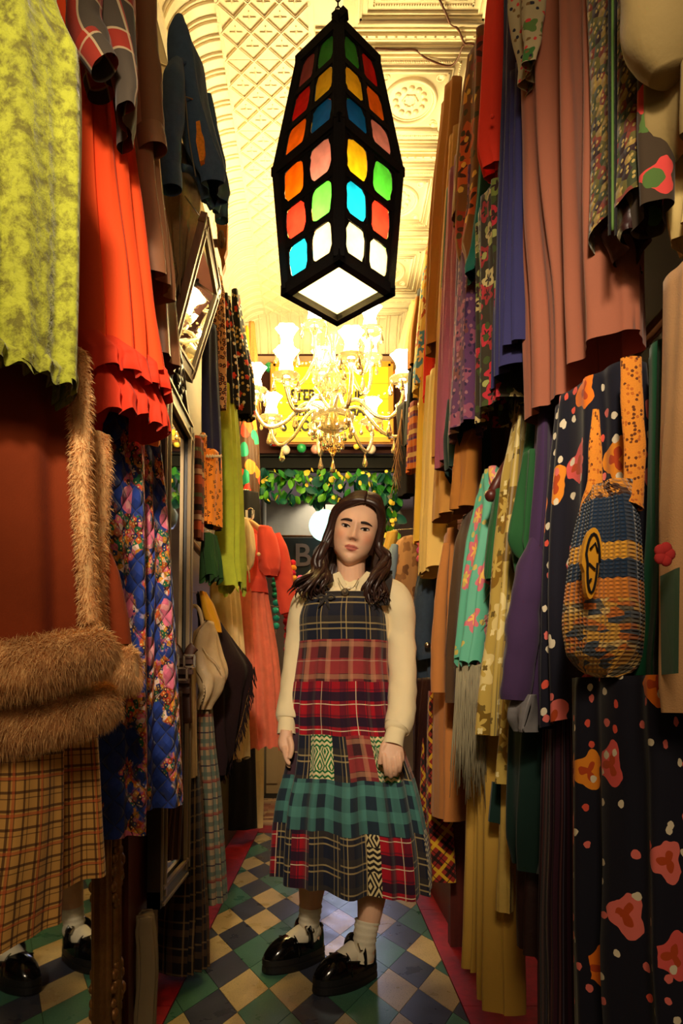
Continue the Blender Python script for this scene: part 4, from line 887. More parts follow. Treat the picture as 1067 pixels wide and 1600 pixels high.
t = hang('dark_green_top', 'dark green ruffled chiffon top under the orange-print dress', 'top', [(838, 316, 338), (870, 314, 344), (908, 314, 346)], 'L', 2.56, 2.5, .05, C_DGREEN, fold=(8, .005, .012), seed=62, hem=.012, wire=lambda q: (XL + .002, q.y, q.z + .05))
t = hang('tulle_dress', 'cream tulle dress behind the fringed shawl', 'dress', [(870, 330, 368), (960, 330, 376), (1060, 334, 384), (1182, 338, 388)], 'L', 3.40, 3.2, .14, C_CREAM, fold=(7, .005, .014), seed=63, hem=.01)
t = hang('cream_bonnet', 'small cream cotton bonnet with tie on the coral dress hanger', 'bonnet', [(812, 376, 388), (830, 374, 396), (860, 375, 399), (884, 378, 396), (892, 380, 390)], 'L', 3.45, 3.4, .08, C_CREAM, fold=(3, .003, .006), seed=64)
obj('tie', MB().tube([P(386, 884, 3.38), P(389, 896, 3.38), P(390, 910, 3.38)], .004, 6), C_CREAM, t)
# coral dress and cardigan, facing the camera
t = hang('tulle_gown', 'coral pink long tulle gown beneath the coral cardigan', 'gown', [(925, 362, 418), (960, 360, 424), (1020, 360, 434), (1100, 362, 442), (1166, 366, 447)], 'L', 3.78, 3.66, .26, C_CORALT, part='skirt', fold=(9, .006, .014), seed=65, hem=.01, rows=36, n=120, wire=lambda q: (XL + .002, q.y, q.z + .05))
cloth(t, 'bodice', [(838, 378, 402), (870, 374, 408), (900, 370, 413), (930, 364, 419)], 'L', 3.77, 3.67, .18, C_CORAL, fold=(3, .002, .004), seed=66)
t = hang('cardigan', 'coral knit short-bodied cardigan on a wooden hanger', 'cardigan', [(826, 404, 424), (840, 402, 432), (870, 403, 438), (890, 405, 437), (902, 413, 433)], 'L', 3.66, 3.6, .10, C_CORAL, part='front_panel', fold=(2, .002, .005), seed=67)
cloth(t, 'back_panel', [(822, 380, 420), (840, 374, 432), (880, 372, 436), (900, 374, 434)], 'L', 3.86, 3.82, .05, C_CORAL, fold=(2, .002, .004), seed=69)
sleeve(t, 'sleeve', [(428, 836, 3.7, 10), (436, 860, 3.7, 13), (443, 900, 3.7, 14), (449, 945, 3.7, 14), (451, 958, 3.7, 13)], C_CORAL, seed=8)
obj('button', MB().ball(P(404, 866, 3.5), .010, 6), C_CREAM, t)
hg = thing('wooden_hanger', 'pale wooden hanger holding the coral cardigan', 'hanger', P(398, 832, 3.72))
obj('shoulder_bar', MB().tube(smooth_path([tuple(P(380, 826, 3.72)), tuple(P(386, 818, 3.72)), tuple(P(393, 817, 3.72)), tuple(P(408, 829, 3.72))], 4), .016, 8), solid('hanger_wood', (214, 160, 100), .5, 0), hg)
obj('hook', MB().tube([P(391 + 5 * math.cos(a), 800 + 6 * math.sin(a), 3.72) for a in [-2.6 + .4 * k for k in range(10)]] + [P(391, 817, 3.72)], .003, 6), M_HOOK, hg)
# pompom garlands
def pompoms(label, pts, cols, d, r, seed):
    t = thing('pompom_garland', label, 'garland', P(pts[-1][0], pts[-1][1], d), 'pompom garlands'); rnd = random.Random(seed)
    p = [P(x, y, d) for x, y in pts]; obj('string', MB().tube([Vector((XL + .001 if d > 4 else XR - .001, p[0].y, p[0].z + .06))] + p, .0016, 5), C_CREAM, t)
    L = sum((p[i + 1] - p[i]).length for i in range(len(p) - 1)); n = int(L / (r * 1.75))
    for k in range(n):
        f = k / n * (len(p) - 1); i = int(f); q = p[i].lerp(p[i + 1], f - i); c = cols[k % len(cols)]; nm = 'pom_%d_%d_%d' % c
        key = (nm, r)
        if key not in PM:
            if nm not in MATS: solid(nm, c, .95, .5, 300, 80, .5, .8)
            mb = MB(); mb.ball((0, 0, 0), r, 10)
            for v in mb.v: v *= 1 + .12 * noise.noise(v * 300)
            me = mb.mesh('pompom'); me.materials.append(MATS[nm]); PM[key] = me
        inst('pompom', PM[key], t, q + Vector((rnd.uniform(-.2, .2) * r, rnd.uniform(-.3, 0) * r, 0)), (rnd.random() * 6, rnd.random() * 6, 0))
PM = {}
pompoms('red, orange and yellow pompom garland between coral cardigan and woman', [(458, 880), (459, 960), (460, 1075)], [(206, 30, 50), (246, 150, 40), (196, 20, 60), (246, 170, 60)], 4.05, .021, 1)
pompoms('magenta pompom garland beside the red and orange one', [(468, 905), (468, 980), (466, 1090)], [(226, 90, 150), (206, 50, 110), (236, 140, 180)], 4.15, .024, 2)
pompoms('crimson pompom garland behind the coral sleeve', [(449, 950), (450, 1020), (451, 1110)], [(206, 40, 70), (226, 60, 60), (190, 20, 50)], 4.1, .026, 3)
pompoms('teal pompom garland behind the coral gown', [(429, 890), (430, 930), (431, 990)], [(20, 140, 120), (40, 160, 130)], 4.05, .020, 4)
pompoms('pink and orange pompom garland right of the woman under yellow dress', [(655, 828), (657, 860), (660, 900)], [(236, 70, 130), (240, 90, 110), (250, 110, 90)], 2.75, .017, 5)
pompoms('orange pompom garland beside the pink one under yellow dress', [(667, 850), (669, 868), (668, 888)], [(246, 150, 20), (240, 120, 20), (230, 40, 90)], 2.7, .021, 6)
# bag with belts, scarf and shawl
t = hang('leather_tote', 'slouchy beige leather tote with strap handle among hanging belts', 'bag', [(975, 320, 334), (990, 304, 340), (1020, 296, 348), (1050, 300, 356), (1080, 312, 346), (1108, 305, 328)], 'L', 2.55, 2.42, .10, C_BEIGEL, fold=(3, .004, .010), seed=71)
sleeve(t, 'handle', [(296, 1000, 2.44, 3.2), (295, 965, 2.44, 3.2), (302, 947, 2.44, 3.2), (312, 955, 2.44, 3.2), (318, 985, 2.44, 3.2)], C_BEIGEL, n=8, wr=0, flat=.5)
obj('crease', MB().tube([P(x, y, 2.405) for x, y in ((316, 1012), (324, 1024), (334, 1030), (344, 1046))], .002, 5), C_BEIGEL, t)
for i, (lab, pts) in enumerate([('wide brown leather belt hanging by the beige tote', [(304, 1010), (296, 1020), (290, 1050), (292, 1130)]), ('dark leather belt with loops beside the quilted skirt', [(282, 1012), (284, 1040), (284, 1080), (287, 1138)])]):
    t = thing('leather_belt', lab, 'belt', P(*pts[-1], 2.1))
    sp = smooth_path([(x, y, 2.12 + .03 * i) for x, y in pts], 6)
    obj('strap', MB().tube([P(*q) for q in sp], .016, 8, True, .25), C_BROWNL, t)
    obj('buckle', frame_bars(MB(), [P(pts[1][0] - 8, pts[1][1] + 22, 2.09), P(pts[1][0] + 8, pts[1][1] + 22, 2.09), P(pts[1][0] + 8, pts[1][1] + 4, 2.09), P(pts[1][0] - 8, pts[1][1] + 4, 2.09)], .006, .006, Vector((0, 1, 0))), M_HOOK, t, False)
    obj('keeper_loop', MB().box(P(pts[2][0], pts[2][1], 2.1), (.045, .02, .014)).box(P(pts[2][0], pts[2][1] - 16, 2.1), (.045, .02, .014)), C_BROWNL, t, False)
t = hang('mustard_scarf', 'mustard yellow scarf end above the fringed shawl', 'scarf', [(928, 312, 322), (945, 314, 334), (970, 320, 342), (990, 334, 346)], 'L', 2.7, 2.62, .04, C_MUST, fold=(3, .003, .006), seed=73)
t = hang('fringed_shawl', 'black shawl with ragged fringe hanging in front of coral gown', 'shawl', [(935, 308, 316), (970, 309, 342), (1010, 310, 372), (1045, 310, 396), (1080, 310, 388), (1130, 312, 376), (1180, 318, 362), (1205, 326, 350)], 'L', 2.85, 2.66, .09, C_SHAWL, fold=(5, .004, .012), seed=74, wire=lambda q: (XL + .002, q.y, q.z + .05))
fringe(t, 'fringe', [P(x, y, 2.82) for x, y in ((397, 1042), (390, 1080), (378, 1130), (362, 1182), (346, 1204), (326, 1204))], C_SHAWL, 110, .055, 5, .0022)
t = hang('khaki_skirt', 'khaki cotton skirt below the hanging belts', 'skirt', [(1040, 286, 306), (1120, 286, 307), (1212, 285, 308)], 'L', 2.28, 2.2, .06, C_OLIVEB, fold=(3, .003, .006), seed=75)
t = hang('dark_check_skirt', 'long pleated dark brown check skirt reaching near the red floor border', 'skirt', [(1080, 272, 300), (1200, 268, 312), (1260, 262, 316), (1340, 254, 319), (1420, 250, 322), (1500, 248, 324)], 'L', 2.37, 2.24, .13, C_DPLAID, fold=(11, .005, .012), seed=76, rows=34, n=120)
t = hang('light_check_skirt', 'cream and green check skirt behind the dark check skirt', 'skirt', [(1080, 310, 330), (1165, 308, 336), (1230, 306, 344), (1320, 306, 350), (1400, 308, 354)], 'L', 2.60, 2.48, .12, C_LPLAID, fold=(8, .005, .010), seed=77)
t = hang('pinstripe_skirt', 'brown pinstripe skirt between quilted skirt and dark check skirt', 'skirt', [(1080, 266, 284), (1190, 262, 286), (1260, 254, 286), (1335, 246, 284)], 'L', 2.0, 1.92, .08, C_BSTRIPE, fold=(6, .004, .008), seed=78)
t = hang('black_trousers', 'black trousers hanging low at the end of the left row', 'trousers', [(1070, 362, 392), (1150, 358, 398), (1220, 358, 400), (1292, 354, 402)], 'L', 4.5, 4.4, .12, C_BLACK, part='legs', fold=(3, .004, .008), seed=79)
t = hang('cream_slip', 'cream slip dress hem beside the black trousers', 'dress', [(1070, 396, 408), (1160, 394, 412), (1220, 396, 412), (1292, 396, 410)], 'L', 4.62, 4.56, .06, C_CREAM, fold=(3, .004, .008), seed=80, wire=lambda q: (XL + .002, q.y, q.z + .05))
t = hang('dust_cloth', 'crumpled unbleached cloth standing beside the gold floor mirror', 'cloth', [(1420, 212, 238), (1440, 210, 242), (1470, 212, 244), (1540, 212, 242), (1640, 208, 240)], 'L', 1.80, 1.72, .06, C_CLOTH, fold=(7, .006, .012), seed=81, n=130)
bx = thing('red_wood_cabinet', 'dark red wooden cabinet behind the gold floor mirror', 'cabinet', (-.55, 1.76, 0))
obj('body', MB().box((-.55, 1.76, .42), (.12, .22, .84)), M_REDWOOD, bx, False); obj('top', MB().box((-.545, 1.76, .855), (.14, .25, .03)), M_REDWOOD, bx, False); obj('door', MB().box((-.484, 1.76, .44), (.012, .18, .70)), M_REDWOOD, bx, False)
# ================================================================ RIGHT SIDE CLOTHES
C_OLIVE = solid('olive_chiffon', (150, 128, 78), .8, .3, 200, 5, .25)
C_YELC = solid('pale_yellow_cloth', (232, 204, 130), .8, .3)
def paisley(name):
    m = MT(name, .75, 0, .3, .2); uv = m.uv(); w = m.noise(uv, 24, 3); v = m.vor(uv, 80); sc = m.nd('ShaderNodeSeparateColor'); m.set(sc.inputs[0], v.outputs['Color'])
    c = m.ramp(sc.outputs[0], [(0, srgb(92, 84, 34)), (.3, srgb(120, 50, 34)), (.5, srgb(60, 66, 34)), (.68, srgb(46, 24, 24)), (.85, srgb(160, 130, 60))], True)
    c = m.mix(m.math('LESS_THAN', v.outputs['Distance'], .2), c, srgb(176, 150, 80)); n = m.noise(uv, 6, 2)
    m.color(vary(m, c, m.ob(), 90, .6)); m.bump(v.outputs['Distance'], .6, .005); return m.mat
C_PAIS = paisley('paisley_tapestry')
C_ROSE = solid('rose_brown_wool', (160, 96, 72), .9, .4, 500, 4, .18)
C_FSHIRT = floral('cream_flower_shirt', (176, 160, 120), [(32, .40, .5, [(60, 110, 50), (200, 70, 40), (90, 120, 60)], None, 2, 4), (80, .25, .6, [(40, 40, 50), (206, 60, 60), (120, 90, 50)], None, 5, 0)])
C_NAVY2 = solid('indigo_crepe', (48, 46, 92), .85, .4, 400, 5, .25)
C_REDS = solid('scarlet_shirt', (246, 60, 36), .75, .3, 300, 6, .2)
C_BROWNF = floral('rust_flower_print', (120, 74, 26), [(9, .44, .8, [(196, 88, 30), (226, 150, 40), (150, 50, 24)], (70, 34, 18), 3, 5), (30, .25, .5, [(70, 60, 24), (220, 170, 60)], None, 7, 0)])
C_BROWNB = solid('brown_blouse_cloth', (134, 84, 34), .8, .3)
C_TEAL = solid('deep_teal_crepe', (10, 92, 78), .8, .3)
C_DKFLOR = floral('dark_garden_print', (52, 44, 28), [(20, .44, .8, [(176, 40, 50), (110, 120, 50), (190, 170, 110), (150, 40, 40)], (50, 30, 24), 8, 5), (34, .3, .5, [(150, 150, 80), (60, 70, 30)], None, 1, 0)])
C_PLUM = solid('plum_linen', (142, 72, 92), .9, .3, 300, 7, .3)
C_PURP = floral('purple_paisley', (92, 52, 88), [(20, .4, .7, [(140, 74, 96), (60, 34, 70), (110, 60, 60)], None, 5, 4), (60, .3, .6, [(150, 100, 110), (54, 34, 64)], None, 2, 0)])
C_CAMEL = solid('camel_wool', (176, 112, 44), .9, .3)
C_TANW = solid('golden_tan_wool', (196, 140, 66), .9, .3)
C_GREENK = solid('green_velvet', (20, 92, 60), .9, .6)
C_YFLOR = floral('yellow_flower_print', (246, 214, 110), [(11, .44, .6, [(90, 160, 190), (206, 100, 50), (250, 190, 40)], (250, 230, 150), 4, 5), (30, .25, .4, [(80, 140, 180), (220, 120, 60)], None, 6, 0)])
C_YEL = solid('marigold_cotton', (250, 200, 66), .85, .3, 400, 5, .2)
C_YEL2 = solid('wheat_cotton', (240, 200, 110), .85, .3, 400, 5, .2)
C_STRK = plaid('andean_band_weave', (150, 60, 70), [(1, .10, .0, .02, (240, 200, 120), .8), (1, .10, .3, .016, (90, 50, 110), .9), (1, .10, .55, .03, (226, 120, 40), .9), (0, .02, .0, .004, (230, 190, 120), .4)])
C_AQUA = floral('aqua_scarf_silk', (96, 178, 146), [(10, .36, .42, [(226, 130, 130), (214, 110, 120)], (240, 190, 90), 3, 6), (26, .2, .3, [(200, 180, 90)], None, 6, 0)], .55)
C_BROC = floral('olive_brocade', (188, 160, 78), [(9, .42, .75, [(120, 92, 30), (222, 200, 130), (140, 104, 34)], (200, 170, 84), 4, 6), (30, .22, .5, [(232, 214, 150), (110, 90, 40)], None, 9, 4)], .4)
C_GREENJ = solid('bottle_green_jersey', (34, 86, 44), .85, .4)
C_PURPC = solid('aubergine_wool', (66, 44, 80), .9, .4)
def bold(name, k=1.0):
    return floral(name, (20, 20, 36), [(10 * k, .34, .46, [(250, 130, 30), (240, 120, 110), (246, 150, 40), (236, 96, 90)], (196, 76, 30), 2, 3), (27 * k, .19, .55, [(238, 226, 196), (236, 90, 70), (240, 120, 110), (238, 226, 196)], None, 5, 0)], .8, .12)
C_BOLD = bold('navy_bold_flower'); C_BOLD2 = bold('navy_bold_flower_small', 1.1)
C_STRD = plaid('dark_plum_stripe', (40, 22, 34), [(0, .03, .0, .004, (110, 70, 70), .7), (0, .03, .4, .008, (70, 36, 54), .8), (0, .03, .75, .003, (90, 90, 110), .6)])
C_CURRY = solid('curry_cotton', (188, 148, 62), .85, .3, 400, 5, .25)
C_GOLDS = solid('gold_satin', (206, 172, 88), .35, .2, 100, 30, .4, .3, .5)
C_DGV = solid('spruce_velvet', (16, 44, 38), .9, .6)
C_SUEDET = solid('tan_suede', (190, 122, 62), .95, .5, 500, 12, .25)
C_DKB = solid('dark_brown_wool', (84, 60, 38), .9, .3)
C_LEATH = solid('oxblood_leather', (50, 24, 22), .45, 0, 100, 24, .4, .3, .5)
C_TARTAN = plaid('red_yellow_tartan', (150, 44, 34), [(0, .07, .0, .012, (30, 24, 20), .9), (1, .07, .0, .012, (30, 24, 20), .9), (0, .07, .4, .012, (226, 176, 40), .8), (1, .07, .4, .012, (226, 176, 40), .8), (0, .07, .7, .004, (30, 24, 20), .8), (1, .07, .7, .004, (30, 24, 20), .8)], rot=.7)
C_BEIGE = floral('beige_applique_knit', (206, 158, 108), [(7, .26, .3, [(50, 40, 80), (50, 90, 60), (60, 60, 90)], None, 2, 3)], .95, .5)
C_LTBLUE = solid('washed_blue_denim', (140, 160, 176), .9, .2)
C_BARK = floral('brown_bark_print', (180, 130, 80), [(14, .4, .6, [(110, 70, 40), (140, 94, 54)], None, 3, 4)])
# upper row, front to back
t = hang('olive_blouse', 'olive chiffon blouse with puffed sleeve at upper right corner', 'blouse', [(-170, 1010, 1190), (60, 1014, 1190), (200, 1016, 1190), (262, 1018, 1190), (290, 1034, 1190)], 'R', 1.02, .90, .13, C_OLIVE, fold=(4, .005, .014), seed=101)
sleeve(t, 'puff_sleeve', [(1046, -170, .93, 66), (1044, -40, .93, 68), (1044, 40, .93, 67), (1046, 84, .93, 58), (1050, 118, .93, 34)], C_OLIVE, n=28, seed=4, wr=.12, cap=True)
t = hang('pale_yellow_dress', 'pale yellow dress hem below the olive blouse at right edge', 'dress', [(240, 1034, 1160), (330, 1040, 1160), (380, 1050, 1160), (404, 1058, 1160)], 'R', 1.06, .96, .12, C_YELC, fold=(4, .004, .012), seed=102)
t = hang('paisley_jacket', 'brown and green paisley jacket with green zip in the upper right', 'jacket', [(-170, 916, 1040), (0, 919, 1040), (150, 926, 1040), (300, 929, 1040), (405, 925, 1030)], 'R', 1.17, 1.0, .12, C_PAIS, fold=(3, .003, .008), seed=103, hem=.01)
obj('zip', MB().tube([P(957, y, 1.03) for y in range(-60, 366, 12)], .0022, 6), solid('zip_green', (84, 116, 52), .6, 0), t)
obj('tape', MB().bar(P(952, -60, 1.03), P(952, 368, 1.03), .003, .003).bar(P(962, -60, 1.03), P(962, 368, 1.03), .003, .003), C_BLACK, t, False)
cloth(t, 'pink_patch_facing', [(-170, 975, 1050), (100, 978, 1050), (260, 976, 1050), (330, 985, 1050), (372, 990, 1050)], 'R', 1.05, .97, .06, floral('green_pink_applique', (64, 50, 34), [(17, .40, .4, [(216, 70, 64), (226, 80, 90)], None, 3, 3), (24, .35, .4, [(80, 110, 50), (120, 100, 50)], None, 6, 0)]), fold=(2, .003, .006), seed=104)
cloth(t, 'lining_hem', [(385, 940, 1010), (410, 955, 1012), (432, 962, 1006)], 'R', 1.15, 1.03, .08, C_LEATH, fold=(3, .003, .008), seed=105)
t = hang('wool_skirt', 'rose brown wool skirt, front of the stacked pair, with rolling hem', 'skirt', [(-170, 876, 1010), (150, 878, 1010), (350, 882, 1004), (480, 886, 1000), (582, 890, 1000)], 'R', 1.27, 1.12, .16, C_ROSE, fold=(4, .004, .011), seed=106, rows=34, n=120)
t = hang('wool_skirt', 'long rose brown wool skirt behind its twin, longest hem', 'skirt', [(-170, 812, 900), (150, 813, 905), (350, 816, 930), (500, 819, 955), (668, 824, 960)], 'R', 1.47, 1.30, .15, C_ROSE, fold=(6, .005, .011), seed=107, rows=36, n=130)
t = hang('flower_shirt', 'cream shirt with green and red flowers at top right of lantern', 'shirt', [(-150, 800, 852), (40, 798, 852), (80, 804, 850), (110, 810, 842), (152, 808, 822)], 'R', 1.38, 1.30, .08, C_FSHIRT, fold=(3, .003, .01), seed=108)
t = hang('indigo_dress', 'indigo crepe dress behind the rose brown skirts', 'dress', [(-100, 786, 830), (120, 786, 828), (300, 779, 828), (450, 774, 830), (612, 770, 834)], 'R', 1.60, 1.46, .12, C_NAVY2, fold=(5, .005, .012), seed=109, rows=32)
cloth(t, 'side_panel', [(120, 800, 826), (300, 800, 826), (420, 796, 826), (545, 794, 828)], 'R', 1.46, 1.42, .07, C_NAVY2, fold=(3, .004, .01), seed=110)
t = hang('scarlet_shirt', 'scarlet red shirt hanging at top right beside the ceiling', 'shirt', [(-120, 772, 800), (-20, 768, 798), (60, 762, 790), (150, 756, 786), (250, 750, 783), (292, 757, 782)], 'R', 1.66, 1.58, .09, C_REDS, fold=(4, .005, .012), seed=111)
obj('button', MB().ball(P(769, 182, 1.55), .005, 6), C_REDS, t)
t = hang('teal_dress', 'deep teal crepe dress tip between flowered blouse and indigo dress', 'dress', [(200, 752, 786), (320, 744, 784), (400, 734, 772), (446, 728, 742)], 'R', 1.80, 1.72, .07, C_TEAL, fold=(3, .004, .008), seed=112)
t = hang('rust_flower_blouse', 'brown blouse with rust and orange flowers right of the lantern', 'blouse', [(104, 736, 764), (160, 728, 772), (240, 722, 776), (330, 716, 776), (390, 716, 760), (444, 722, 738)], 'R', 1.92, 1.80, .10, C_BROWNF, fold=(4, .005, .012), seed=113)
t = hang('brown_blouse', 'plain brown blouse with open cuff left of the rust-flowered one', 'blouse', [(110, 730, 752), (170, 722, 752), (260, 714, 748), (356, 708, 744)], 'R', 2.06, 1.98, .08, C_BROWNB, fold=(3, .004, .01), seed=114)
sleeve(t, 'sleeve', [(733, 128, 2.0, 6), (727, 200, 1.98, 9), (721, 280, 1.97, 10), (718, 332, 1.97, 9)], C_BROWNB, seed=5)
t = hang('garden_print_skirt', 'dark skirt with red and green garden flowers beneath the teal tip', 'skirt', [(360, 744, 806), (450, 745, 812), (560, 746, 818), (668, 745, 824)], 'R', 1.74, 1.56, .12, C_DKFLOR, fold=(7, .006, .014), seed=115, rows=30, n=110)
t = hang('paisley_skirt', 'purple paisley skirt between plum skirt and garden-print skirt', 'skirt', [(330, 718, 752), (450, 714, 756), (560, 710, 758), (694, 702, 762)], 'R', 2.0, 1.82, .10, C_PURP, fold=(6, .005, .012), seed=116, rows=30)
t = hang('plum_skirt', 'long plum linen skirt with dark lining in the right upper row', 'skirt', [(300, 700, 740), (450, 692, 742), (600, 685, 746), (738, 681, 752)], 'R', 2.22, 2.04, .16, C_PLUM, fold=(5, .006, .014), seed=117, rows=30)
cloth(t, 'underskirt', [(640, 694, 760), (700, 694, 764), (752, 698, 766)], 'R', 2.16, 1.98, .11, C_DGV, fold=(8, .005, .012), seed=118, hem=.01)
t = hang('green_velvet_top', 'green velvet sleeve end above the plum skirt', 'top', [(300, 698, 714), (380, 694, 708), (455, 690, 706)], 'R', 2.34, 2.28, .05, C_GREENK, fold=(2, .003, .006), seed=119)
t = hang('camel_coat', 'camel brown long coat left of the plum skirt', 'coat', [(170, 690, 722), (300, 676, 712), (420, 668, 704), (560, 665, 690)], 'R', 2.60, 2.46, .10, C_CAMEL, fold=(4, .005, .01), seed=120)
t = hang('golden_dress', 'golden tan long dress between camel coat and plum skirt', 'dress', [(230, 702, 724), (400, 690, 712), (560, 682, 704), (720, 676, 702)], 'R', 2.42, 2.32, .09, C_TANW, fold=(4, .005, .01), seed=121)
t = hang('scarlet_lace_hem', 'small scarlet lace-edged top under the camel coat', 'top', [(520, 664, 682), (580, 662, 680), (628, 661, 680)], 'R', 2.68, 2.62, .05, C_REDS, fold=(4, .004, .008), seed=122, hem=.01)
t = hang('yellow_flower_dress', 'yellow dress with blue flowers at the far right row', 'dress', [(405, 664, 682), (480, 656, 678), (560, 649, 674), (622, 645, 668)], 'R', 2.88, 2.74, .09, C_YFLOR, fold=(4, .004, .01), seed=123)
t = hang('black_coat', 'narrow black coat with amber panel beside the yellow flowered dress', 'coat', [(462, 652, 668), (540, 642, 660), (620, 636, 652), (700, 632, 648)], 'R', 3.25, 3.15, .07, C_BLACK, fold=(3, .003, .006), seed=124)
cloth(t, 'amber_panel', [(478, 646, 656), (530, 638, 652), (580, 636, 650)], 'R', 3.2, 3.12, .08, C_CAMEL, fold=(2, .003, .006), seed=1240)
t = hang('cream_green_blouse', 'cream blouse with pale green hem at the far end of the right row', 'blouse', [(480, 640, 650), (520, 630, 646), (560, 622, 640), (592, 626, 636)], 'R', 4.35, 4.27, .07, C_YELC, fold=(3, .003, .008), seed=125)
t = hang('woven_poncho', 'striped woven poncho hanging left of the marigold dress', 'poncho', [(640, 638, 652), (690, 636, 654), (742, 634, 656)], 'R', 3.1, 3.0, .06, C_STRK, fold=(3, .003, .008), seed=126, wire=lambda q: (XR - .002, q.y, q.z + .05))
t = hang('charcoal_skirt', 'charcoal skirt with tan fringe beside the leaf garland', 'skirt', [(640, 620, 640), (700, 622, 644), (780, 622, 648)], 'R', 3.4, 3.3, .07, solid('charcoal_cloth', (48, 44, 42), .9), fold=(3, .003, .006), seed=127)
fringe(t, 'fringe', [P(x, y, 3.32) for x, y in ((628, 640), (622, 690), (618, 740))], C_BARK, 46, .10, 6, .0022, .02)
t = hang('marigold_dress', 'long marigold yellow cotton dress right of the woman', 'dress', [(560, 660, 690), (640, 654, 694), (740, 650, 696), (852, 646, 690)], 'R', 2.80, 2.66, .10, C_YEL, fold=(5, .005, .012), seed=128, rows=30)
t = hang('wheat_dress', 'pale wheat-yellow dress with wavy hem behind the marigold dress', 'dress', [(600, 666, 706), (720, 662, 708), (820, 658, 712), (902, 656, 712)], 'R', 2.60, 2.42, .10, C_YEL2, fold=(7, .005, .012), seed=129, rows=30, hem=.01)
t = hang('ochre_skirt', 'ochre straight skirt below the plum skirt', 'skirt', [(690, 682, 724), (750, 678, 724), (818, 675, 724)], 'R', 2.36, 2.2, .08, C_TANW, fold=(3, .003, .008), seed=130)
t = hang('umber_skirt', 'dark brown box-pleat skirt beside the aqua scarf', 'skirt', [(690, 708, 752), (750, 707, 750), (804, 706, 746)], 'R', 2.06, 1.96, .09, C_CAMEL, fold=(4, .004, .01), seed=131)
t = hang('brown_cape', 'dark brown wool cape behind the wooden rail arm', 'cape', [(540, 744, 836), (640, 742, 838), (720, 740, 838), (776, 742, 836)], 'R', 2.14, 1.98, .07, C_DKB, fold=(4, .004, .01), seed=170)
# lower row
t = thing('rail_arm', 'brown wooden rail arm above the aqua scarf', 'rail', P(790, 775, 1.72)); obj('arm', MB().tube([P(768, 772, 1.70), P(782, 742, 1.72), P(816, 690, 1.74)], .013, 8), M_REDWOOD, t); obj('end_cap', MB().ball(P(767, 774, 1.70), .016, 8), M_REDWOOD, t)
t = hang('denim_coat', 'blue-black denim jacket right of the woman\'s sleeve', 'jacket', [(862, 668, 694), (885, 656, 694), (930, 648, 692), (1000, 645, 690), (1062, 650, 688), (1100, 652, 686)], 'R', 2.90, 2.72, .10, C_DENIM2, fold=(4, .005, .014), seed=133, rows=30)
sleeve(t, 'sleeve', [(672, 876, 2.68, 10), (664, 930, 2.66, 15), (660, 1000, 2.66, 14), (664, 1030, 2.66, 12)], C_DENIM2, seed=9, wr=.25); obj('button', MB().ball(P(668, 1008, 2.60), .012, 8), M_HOOK, t)
t = hang('mannequin_jacket', 'brown bark-print jacket with blue denim sleeve behind the woman', 'jacket', [(846, 622, 654), (860, 614, 660), (920, 608, 664), (985, 608, 664)], 'R', 3.75, 3.6, .14, C_BARK, fold=(4, .004, .01), seed=134, wire=lambda q: (XR - .002, q.y, q.z + .05))
sleeve(t, 'sleeve', [(617, 852, 3.58, 6), (611, 880, 3.56, 9), (606, 920, 3.56, 9)], C_LTBLUE, seed=3)
t = hang('khaki_blouse', 'khaki yellow blouse hanging just right of the woman\'s hair', 'blouse', [(832, 604, 622), (860, 598, 618), (905, 596, 614)], 'R', 4.1, 4.05, .06, C_CURRY, fold=(3, .003, .008), seed=135, wire=lambda q: (XR - .002, q.y, q.z + .05))
t = hang('leather_coat', 'oxblood leather coat below the blue-black denim jacket', 'coat', [(1060, 652, 690), (1130, 650, 690), (1232, 648, 690)], 'R', 2.66, 2.5, .09, C_LEATH, fold=(4, .004, .01), seed=136)
obj('price_tag', MB().poly([P(676, 1142, 2.38), P(683, 1140, 2.38), P(684, 1106, 2.38), P(678, 1106, 2.38)], .002), C_BEIGEL, t, False)
t = hang('tartan_skirt', 'red and yellow tartan skirt low behind the woman\'s hem', 'skirt', [(1080, 660, 696), (1215, 652, 704), (1290, 656, 708), (1362, 662, 712)], 'R', 2.62, 2.46, .10, C_TARTAN, fold=(6, .004, .010), seed=137)
t = hang('suede_coat', 'tan suede coat right of the blue-black denim jacket', 'coat', [(846, 694, 716), (900, 688, 716), (1000, 682, 718), (1100, 677, 728), (1200, 676, 730), (1268, 674, 732)], 'R', 2.40, 2.20, .11, C_SUEDET, fold=(4, .004, .010), seed=138, rows=34)
sleeve(t, 'sleeve', [(698, 850, 2.2, 6), (690, 920, 2.17, 9), (685, 1000, 2.16, 11), (684, 1082, 2.16, 11)], C_SUEDET, seed=4, wr=.12)
t = hang('brown_coat', 'dark brown wool coat between tan suede coat and aqua scarf', 'coat', [(812, 724, 752), (850, 712, 750), (950, 702, 746), (1040, 698, 742), (1098, 698, 738)], 'R', 2.08, 1.96, .08, C_DKB, fold=(3, .003, .008), seed=139)
